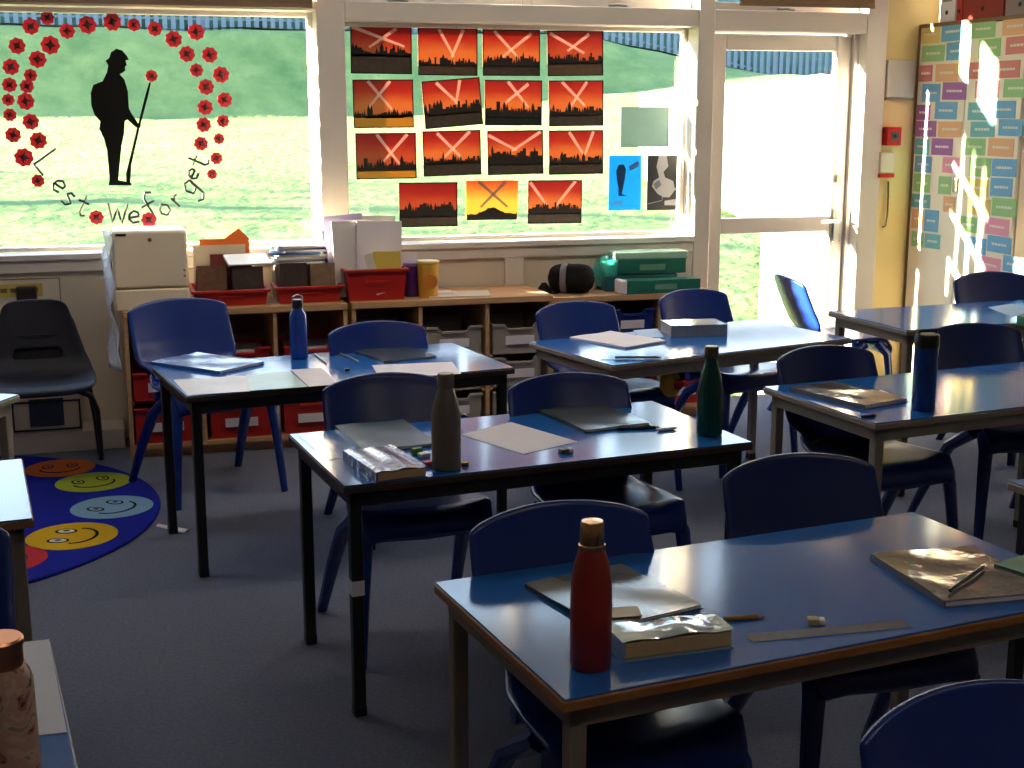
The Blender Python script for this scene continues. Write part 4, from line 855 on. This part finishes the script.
b = MB(); b.box(-.122, .122, -.08, .08, 0, .003); b.box(-.122, .122, -.08, .08, .045, .05); b.box(.118, .123, -.08, .08, 0, .05); b.build('cover', mat('grey_blue_cover', '#6f7c90', .25, coat=.5), r)
# right-hand table
C, rz, W_, D_ = quad(H, (795.7, 390.6), (832, 384.7), (908, 402.3), (858, 410.5)); notebook('silver film-covered notebook beside the tall blue bottle', C, rz, W_, D_, m_silver, .014)
pencil('white pen between the silver notebook and the tall blue bottle', (880, 392.5), (903, 401.5), m_pwhite, r=.005, name='ball_pen', cat='pen')
pencil('short dark pencil at the corner of the table with the tall blue bottle', (862, 418.5), (878, 416.5), m_pblack, r=.005)
r = thing('drinks_bottle', 'tall straight blue bottle with a wide black lid', 'bottle', (2.412, 3.575, H), 0, 'drinks bottles')
b = MB(); b.lathe([(.034, 0), (.0365, .004), (.0365, .2)], 32); b.build('bottle_body', mat('deep_blue_plastic', '#1b3f86', .2, .5, coat=.3), r)
b = MB(); b.lathe([(.038, .2), (.0385, .203), (.0385, .235), (.035, .242), (.0, .243)], 28); b.tube([(-.03, 0, .235), (-.03, 0, .252), (.03, 0, .252), (.03, 0, .235)], .006); b.build('lid', m_blackp, r)
# farthest table
sheet_flat('paper_sheet', 'pale blue paper on the farthest table by the cupboards', 'paper', [(988, 307.5), (1012, 304), (1040, 310), (1012, 317)], m_paperB, z=.70)
blk('pencil_case', 'green pencil case on the farthest table', 'pencil case', (1034, 325), .70, .07, .03, .04, mat('green_cover', '#3f7d63', .4), .2)
# near corner table
m_pat = bpy.data.materials.new('patterned_tumbler'); m_pat.use_nodes = True; nt = m_pat.node_tree; bs = nt.nodes['Principled BSDF']; bs.inputs['Roughness'].default_value = .3; bs.inputs['Coat Weight'].default_value = .3
tc = nt.nodes.new('ShaderNodeTexCoord'); vo = nt.nodes.new('ShaderNodeTexNoise'); vo.inputs['Scale'].default_value = 26; vo.inputs['Detail'].default_value = 1.5; vo.inputs['Distortion'].default_value = 1.5
rp = nt.nodes.new('ShaderNodeValToRGB'); rp.color_ramp.interpolation = 'CONSTANT'; rp.color_ramp.elements[0].color = (*lin('#3c2f33'), 1); rp.color_ramp.elements[0].position = 0
rp.color_ramp.elements[1].color = (*lin('#9a6656'), 1); rp.color_ramp.elements[1].position = .36
for p, c in ((.42, '#b89484'), (.55, '#c4a290'), (.62, '#7d8878'), (.67, '#a87e70')):
    e = rp.color_ramp.elements.new(p); e.color = (*lin(c), 1)
nt.links.new(tc.outputs['Object'], vo.inputs['Vector']); nt.links.new(vo.outputs['Fac'], rp.inputs[0]); nt.links.new(rp.outputs[0], bs.inputs['Base Color'])
P = onz(-1, 640, .885); r = thing('drinks_tumbler', 'pink patterned tumbler with a copper lid in the near corner', 'tumbler', (P.x, P.y, H), 0)
b = MB(); b.lathe([(.036, 0), (.040, .004), (.0405, .05), (.039, .19), (.035, .203), (.031, .212)], 36); b.build('tumbler_body', m_pat, r)
b = MB(); b.lathe([(.0285, .21), (.0285, .238), (.0305, .241), (.0305, .248), (.028, .251), (.0, .251)], 36); b.build('lid', m_copper, r)
m_pg = mat('pale_grey_paper', '#c3c3d2', .6, .3)
sheet_flat('paper_sheet', 'large pale paper sheet under the patterned tumbler', 'paper', [(-60, 652), (49, 640), (67, 733), (-70, 748)], m_pg)
# ================================================================== FLOOR THINGS
RC = Vector((-.90, 5.42, 0)); RR = 1.02
m_rug = mat('blue_rug', '#1a2494', .95, .1, bump=.5, bscale=300); 
def face_cols(c): return mat('rug_'+c.strip('#'), c, .95, .1, bump=.4, bscale=300)
b = MB(); b.lathe([(RR, 0), (RR+.004, .005), (RR, .011)], 72, m_rug)
faces = [((60, 468), '#b85a28', .15, 1.6), ((93, 482), '#8c9a30', .155, 1.9), ((112, 507), '#7499b8', .16, 2.4), ((72, 536), '#c9a01e', .165, 2.9), ((0, 560), '#b5303c', .16, 3.3)]
for (px, py), c, R, rot in faces:
    P = onz(px, py, .011)-RC; T = TR(P.x, P.y, .0108, rot-PI/2)
    b.lathe([(R, 0), (R, .0012)], 40, face_cols(c), T)
    dk = face_cols('#1c1a24'); wt = face_cols('#d8d4cc')
    for s in (-1, 1):
        TE = T @ TR(s*R*.34, R*.22, .0012)
        b.prism([(R*.17*math.cos(2*PI*k/20), R*.25*math.sin(2*PI*k/20)) for k in range(20)], .0006, dk, TE)
        b.prism([(R*.12*math.cos(2*PI*k/20), R*.19*math.sin(2*PI*k/20)) for k in range(20)], .001, wt if c in ('#c9a01e', '#b5303c') else face_cols(c), TE)
        b.prism([(R*.05*math.cos(2*PI*k/12)+.02*R, R*.08*math.sin(2*PI*k/12)) for k in range(12)], .0013, dk, TE)
    arc = [(R*.58*math.cos(PI+PI*k/12)*1, R*.50*math.sin(PI+PI*k/12)-R*.08) for k in range(13)]; arc2 = [(x*.9, y*.86-R*.005) for x, y in arc][::-1]
    b.prism(arc+arc2, .0008, dk, T @ TR(0, 0, .0012))
o = b.build('smiley_rug', None, smooth=True); o.location = RC; tag(o, 'round blue rug printed with coloured smiley faces', 'rug')
# small printed blocks between the faces
sheet_flat('paper_strip', 'white paper strip lying on the carpet by a table leg', 'paper', [(158, 524), (188, 529.5), (184, 533), (156, 526.5)], m_paper, z=0, lift=.0005)
# soft toy bag hanging under the door table
r = thing('drawstring_pouch', 'small yellow and red pouch on the chair seat under the door table', 'pouch', tuple(onz(671, 384, .46)), 0)
b = MB()
b.grid(lambda u, v: (.045*math.cos(2*PI*u)*math.cos(PI*(v-.5))**.7*(1+.1*math.sin(6*PI*u)), .03*math.sin(2*PI*u)*math.cos(PI*(v-.5))**.7, .055*math.sin(PI*(v-.5))), 18, 10); b.build('pouch_body', mat('yellow_cloth', '#c9a24a', .8), r, angle=80)
b = MB(); b.grid(lambda u, v: (.02+.026*math.cos(2*PI*u)*math.cos(PI*(v-.5)), -.022+.012*math.sin(2*PI*u)*math.cos(PI*(v-.5)), -.0+.024*math.sin(PI*(v-.5))), 14, 8); b.build('red_patch', mat('red_cloth', '#b52a22', .8), r, angle=80)
# ================================================================== WALL THINGS
r = thing('wall_notice', 'white notice with a yellow heading behind the charcoal chair', 'notice', (-.53, YW-.001, .585))
b = MB(); b.box(-.26, .28, -.003, 0, -.22, .21); b.build('sheet', mat('notice_paper', '#cfc3b2', .6), r)
b = MB(); b.box(-.23, .20, -.0045, -.003, .125, .185); b.build('heading_band', mat('notice_yellow', '#c3ab55', .6), r)
b = MB(); rnd = random.Random(1); x = -.21
while x < .17:
    w = rnd.uniform(.012, .05); b.box(x, x+w, -.0055, -.0045, .145, .165); x += w+.014
b.build('heading_text', mat('notice_ink', '#6b5f3f', .6), r, smooth=False)
b = MB(); frame_rect(b, -.26, .28, -.22, .21, .006, -.005, -.003); b.build('border', mat('notice_border', '#7d765c', .6), r, smooth=False)
o = MB().box(-.045, .045, -.05, 0, -.05, .05).build('wall_socket', mat('dark_brown_plastic', '#2e2422', .4), None, bevel=.006); q_ = ony(27, 297, YW-.03); o.location = (q_.x, YW-.006, q_.z); tag(o, 'dark box on the wall just above the charcoal chair back', 'box')
r = thing('floor_vent', 'low framed vent in the wall under the charcoal chair', 'vent', (-.34, YW-.205, .18))
b = MB(); b.box(-.15, .15, 0, .2, -.09, .10); b.build('vent_box', m_wall, r)
b = MB(); frame_rect(b, -.15, .15, -.07, .07, .008, -.006, 0); b.build('vent_frame', m_black, r, smooth=False)
b = MB(); b.box(-.075, .075, -.004, 0, -.05, .08); b.build('vent_flap', mat('slate_blue_plastic', '#2a3346', .5), r)
# call point and box on the yellow wall
def yw(px, py): return ony(px, py, YW)
P = yw(889, 136); r = thing('fire_call_point', 'red fire alarm call point on the yellow wall by the door', 'alarm', (P.x, YW, P.z))
b = MB(); b.box(-.045, .045, -.055, 0, -.05, .05); b.build('housing', mat('alarm_red', '#c21a18', .35), r, bevel=.005)
b = MB(); b.box(-.022, .026, -.058, -.055, -.026, .026); b.build('glass_plate', mat('grey_plate', '#5c5650', .3), r)
b = MB(); b.lathe([(.011, 0), (.011, .003)], 14, None, TR(0, -.058, 0, rx=PI/2)); b.build('button', m_blackp, r)
P = yw(884, 163); r = thing('door_release', 'small cream box with a red strip under the call point', 'box', (P.x, YW, P.z))
b = MB(); b.box(-.045, .045, -.035, 0, -.055, .06); b.build('housing', mat('cream_housing', '#d6cbb2', .5), r, bevel=.005)
b = MB(); b.box(-.046, .046, -.037, 0, -.078, -.057); b.build('red_strip', mat('alarm_red', '#c21a18', .35), r)
P = yw(886, 205); o = MB().tube([(0, 0, .13), (.004, 0, .05), (.002, -.004, -.05), (-.006, -.004, -.115), (-.024, -.004, -.12)], .005).build('cord', mat('cord_brown', '#6d5a3c', .7)); o.location = (P.x, YW-.012, P.z); tag(o, 'thin hanging cord under the cream box', 'cord')
P0, P1 = yw(877.5, 60), yw(912, 98); P0.x = max(P0.x, XPb+.012); r = thing('control_panel', 'pale grey panel high on the yellow wall above the call point', 'panel', ((P0.x+P1.x)/2, YW, (P0.z+P1.z)/2))
b = MB(); w_, h_ = (P1.x-P0.x)/2, (P0.z-P1.z)/2; b.box(-w_, w_, -.02, 0, -h_, h_); b.build('panel_body', mat('pale_grey_panel', '#bdb5ac', .4), r, bevel=.004)
b = MB(); b.box(-w_, w_, -.024, 0, -h_-.012, -h_); b.build('lower_rim', mat('panel_rim', '#8d7c64', .5), r)
# ================================================================== CUPBOARDS
XC = 4.28
def cx(px, py): return onx(px, py, XC)
ztop = cx(917, 25).z; y_far = min(YW-.005, cx(905, 160).y); y_seam = cx(963, 130).y; y_end = y_seam-(y_far-y_seam)*1.02
r = thing('tall_cupboard', 'tall cream two-door cupboard covered with coloured paper notes', 'cupboard', (XC, y_end, 0))
Wc = y_far-y_end
m_cup = mat('cream_cupboard_paint', '#efe3cf', .5)
b = MB(); b.box(.022, XR-XC-.003, 0, Wc, 0, ztop-.02); b.build('carcass', m_cup, r, smooth=False)
b = MB(); b.box(-.004, XR-XC-.003, -.004, Wc, ztop-.02, ztop); b.build('top_board', mat('brown_trim', '#7c5d3d', .5), r)
b = MB(); b.box(-.006, .03, Wc-.012, Wc, 0, ztop-.02); b.build('edge_trim', MATS['brown_trim'], r, smooth=False)
ys = y_seam-y_end
d1 = MB().box(0, .02, .006, ys-.003, .06, ztop-.025).build('door', m_cup, r, bevel=.002); d2 = MB().box(0, .02, ys+.003, Wc-.014, .06, ztop-.025).build('door', m_cup, r, bevel=.002)
hz = cx(961, 185).z
b = MB(); b.box(-.022, 0, ys+.012, ys+.03, hz-.04, hz+.04); b.build('handle', m_steel, d2, bevel=.004)
NC = {'yellow': '#dcc478', 'blue': '#78aed4', 'green': '#9cc68a', 'red': '#d68682', 'orange': '#e4b188', 'purple': '#a56fa8', 'teal': '#78b6bd', 'pink': '#e59cb0'}  # tints whitened, glare haze over the cupboard mixed into the colours
def nm(c): return mat('note_'+c, NC[c], .75, .2)
m_script = mat('white_note_ink', '#e6e0d6', .8)
ROWS_A = [ # door nearest the window: (px box in crop) window-side then room-side
 [('yellow', 705, 75, 775, 130), ('blue', 780, 65, 845, 122)], [('green', 722, 135, 788, 183), ('blue', 795, 125, 858, 178)], [('red', 690, 195, 752, 243), ('orange', 762, 190, 830, 243)],
 [('blue', 722, 250, 775, 303), ('purple', 783, 245, 853, 297)], [('purple', 693, 312, 745, 357), ('blue', 760, 303, 825, 355)], [('purple', 700, 360, 763, 407), ('orange', 770, 362, 840, 408)],
 [('teal', 683, 412, 742, 460), ('purple', 750, 412, 812, 462)], [('blue', 700, 465, 750, 513), ('pink', 783, 468, 832, 515)], [('green', 696, 518, 745, 572), ('green', 770, 525, 808, 578)],
 [('teal', 690, 578, 745, 618), ('orange', 785, 585, 820, 632)], [('orange', 690, 622, 725, 680), ('blue', 728, 625, 770, 690)], [('green', 690, 690, 726, 735), ('teal', 730, 697, 775, 740)]]
ROWS_B = [
 [('green', 868, 58, 940, 113), ('orange', 962, 50, 1035, 104)], [('green', 890, 116, 955, 170), ('red', 972, 108, 1045, 160)], [('red', 860, 185, 930, 235), ('red', 940, 180, 1013, 232)],
 [('red', 880, 240, 950, 292), ('green', 965, 235, 1040, 290)], [('teal', 858, 305, 928, 358), ('blue', 931, 300, 1000, 352)], [('teal', 866, 362, 937, 408), ('blue', 950, 355, 1020, 405)],
 [('green', 845, 412, 910, 462), ('orange', 918, 412, 995, 466)], [('green', 862, 470, 926, 526), ('blue', 930, 473, 1003, 526)], [('yellow', 850, 532, 919, 585), ('blue', 925, 530, 990, 585)],
 [('yellow', 855, 590, 925, 640), ('green', 930, 590, 1003, 645)], [('green', 832, 645, 888, 692), ('pink', 910, 650, 980, 700)], [('blue', 848, 706, 912, 755), ('blue', 916, 704, 988, 753)], [('pink', 885, 765, 955, 812), ('blue', 962, 765, 1030, 812)]]
rnd = random.Random(11)
for rows, dn in ((ROWS_A, 'the door nearest the window'), (ROWS_B, 'the door farther from the window')):
    for ri, row in enumerate(rows):
        for ci, (c, x0, y0, x1, y1) in enumerate(row):
            pxm, pym = 680+(x0+x1)/2/2.977, (y0+y1)/2/2.977
            A = cx(680+x0/2.977, pym); B = cx(680+x1/2.977, pym); zt, zb = cx(pxm, y0/2.977).z, cx(pxm, y1/2.977).z
            ya, yb = A.y, B.y
            if dn.startswith('the door nearest'): ya = min(ya, y_far-.02)
            if ya-yb < .03: continue
            Cc = Vector((XC-.0005, (ya+yb)/2, (zt+zb)/2)); a, h = (ya-yb)/2, (zt-zb)/2
            side = ['window-side', 'room-side'][ci]
            r2 = thing('paper_note', '%s paper note, %s row down, %s column of %s' % (c, ORD[ri] if ri < 10 else ['eleventh', 'twelfth', 'thirteenth'][ri-10], side, dn), 'note', Cc, 0, 'coloured notes on the cupboard'); r2.rotation_euler = (rnd.uniform(-.02, .02), 0, 0)
            lift = .0012*(ci+(ri % 2))
            MB().box(-.001-lift, 0, -a, a, -h, h).build('sheet', nm(c), r2, smooth=False)
            b = MB(); q = a*.62
            while q > -a*.62:
                w_ = rnd.uniform(.01, .025); b.box(-.0018-lift, -.001-lift, max(q-w_, -a*.65), q, -.006, .006); q -= w_+.005
            b.build('script_line', m_script, r2, smooth=False)
# files on top of the cupboard
def top_file(px0, px1, label, m, spine, d=.25, h=.3):
    ya, yb = cx(px0, 15).y, cx(px1, 15).y; r = thing('lever_arch_file', label, 'file', (XC+.03, (ya+yb)/2, ztop+.001), 0, 'files on top of the cupboard'); a = abs(ya-yb)/2-.003
    b = MB(); b.box(0, d, -a, a, 0, h); b.build('file_body', m, r, bevel=.003)
    b = MB(); b.box(-.002, 0, -a*.6, a*.6, h*.35, h*.8); b.build('spine_label', spine, r)
    b = MB(); b.lathe([(.012, 0), (.012, .002)], 14, None, TR(-.001, 0, .05, ry=-PI/2)); b.build('finger_hole', m_blackp, r)
top_file(934, 950, 'white lever arch file on the cupboard top, nearest the window', m_paper, mat('grey_label', '#8d8a92', .6))
r_file = mat('bright_red_card', '#c22a22', .45); d_file = mat('dark_red_card', '#8f1d18', .45)
top_file(951, 957, 'narrow bright red file beside the white file on the cupboard top', r_file, r_file)
top_file(957.5, 998, 'wide dark red box on the cupboard top', d_file, d_file)
top_file(999, 1030, 'mauve-grey box beside the dark red box on the cupboard top', mat('mauve_card', '#8a7478', .5), mat('mauve_card', '#8a7478', .5))
# ================================================================== LIGHT
m_fill = bpy.data.materials.new('fill_glow'); m_fill.use_nodes = True; b_ = m_fill.node_tree.nodes['Principled BSDF']; b_.inputs['Emission Color'].default_value = (1, .90, .80, 1); b_.inputs['Emission Strength'].default_value = FILL  # glowing ceiling panels added out of view to fill the room with light
m_fill2 = m_fill.copy(); m_fill2.name = 'dim_fill_glow'; m_fill2.node_tree.nodes['Principled BSDF'].inputs['Emission Strength'].default_value = FILL*.42
for lx, ly, nm_ in ((-.6, 4.9, 'unseen fill lamp added above the smiley rug'), (1.2, 4.9, 'unseen fill lamp added above the table with the blue bottle'), (3.0, 4.9, 'unseen fill lamp added above the garden door table'), (.6, .7, 'dimmer unseen fill lamp added nearest the viewer, over the tumbler side'), (2.4, .7, 'dimmer unseen fill lamp added near the viewer, over the nearest table side')):
    r = thing('fill_lamp', nm_, 'lamp', (lx, ly, ZC-.07), 0, 'added fill lamps')
    b = MB(); b.box(-.62, .62, -.09, .09, .02, .07); b.build('housing', m_white, r, bevel=.006)
    b = MB(); b.box(-.6, .6, -.075, .075, -.005, .02); b.build('fill_panel', m_fill if ly > 2 else m_fill2, r, bevel=.01)
# unseen tree added left of the view to cast dapples on the lawn
rnd = random.Random(21); tx, ty = -13.0, 19.5; tz = ground(tx, ty)
r = thing('added_shade_tree', 'thinly leaved tree added out of view to dapple the lawn with shade', 'tree', (tx, ty, tz))
b = MB(); b.tube([(0, 0, -.2), (.1, 0, 2), (.05, .1, 5), (.2, 0, 8)], .22, 10, r2=.06)
for k in range(16):
    a = k*2.4; z = 2.2+k*.36; L = 2.6-.09*k; b.tube([(.08, 0, z), (L*.5*math.cos(a), L*.5*math.sin(a), z+.7), (L*math.cos(a), L*math.sin(a), z+1.1)], .06, 6, r2=.012)
b.build('trunk', mat('bark', '#5d4c3c', .9), r)
b = MB()
for k in range(2400):
    a = rnd.uniform(0, 2*PI); R_ = 4.2*math.sqrt(rnd.random()); zz = rnd.uniform(-1, 1); q = math.sqrt(max(0, 1-zz*zz)); p = Vector((R_*q*math.cos(a), R_*q*math.sin(a), 4.6+3.2*zz)); T = Matrix.Translation(p) @ Matrix.Rotation(rnd.uniform(0, 6), 4, 'Z') @ Matrix.Rotation(rnd.uniform(-1, 1), 4, 'X'); s_ = rnd.uniform(.08, .17)
    b.add([(-s_, 0, 0), (0, -s_*.6, 0), (s_, 0, 0), (0, s_*.6, .03)], [(0, 1, 2, 3)], None, T)
b.build('crown', mat('autumn_leaves', '#6d6a2c', .8), r, smooth=False)
SUN_AZ, SUN_EL = math.radians(74), math.radians(13)
to_sun = Vector((-math.sin(SUN_AZ)*math.cos(SUN_EL), math.cos(SUN_AZ)*math.cos(SUN_EL), math.sin(SUN_EL)))
sl = bpy.data.lights.new('sun', 'SUN'); sl.energy = 32.0; sl.color = (1, .88, .64); sl.angle = .016
so = bpy.data.objects.new('sun', sl); COL.objects.link(so); so.rotation_euler = to_sun.to_track_quat('Z', 'Y').to_euler(); so.location = (-20, 20, 15)
w = bpy.data.worlds.new('world'); SC.world = w; w.use_nodes = True; nt = w.node_tree; bg = nt.nodes['Background']
tc = nt.nodes.new('ShaderNodeTexCoord'); sp = nt.nodes.new('ShaderNodeSeparateXYZ'); rp = nt.nodes.new('ShaderNodeValToRGB')
rp.color_ramp.elements[0].color = (.92, .96, 1.0, 1); rp.color_ramp.elements[0].position = 0; rp.color_ramp.elements[1].color = (.22, .42, .85, 1); rp.color_ramp.elements[1].position = .9
e = rp.color_ramp.elements.new(.25); e.color = (.66, .82, 1.0, 1)
nt.links.new(tc.outputs['Generated'], sp.inputs[0]); nt.links.new(sp.outputs[2], rp.inputs[0]); nt.links.new(rp.outputs[0], bg.inputs[0]); bg.inputs[1].default_value = 1.5
SC.view_settings.view_transform = 'Standard'; SC.view_settings.look = 'None'; SC.view_settings.gamma = 1; SC.view_settings.use_curve_mapping = False
SC.view_settings.exposure = 1.9
SC.cycles.max_bounces = 8; SC.cycles.diffuse_bounces = 5; SC.cycles.transparent_max_bounces = 12; SC.cycles.use_denoising = True
SC.cycles.sample_clamp_indirect = 8; SC.cycles.caustics_reflective = False; SC.cycles.caustics_refractive = False
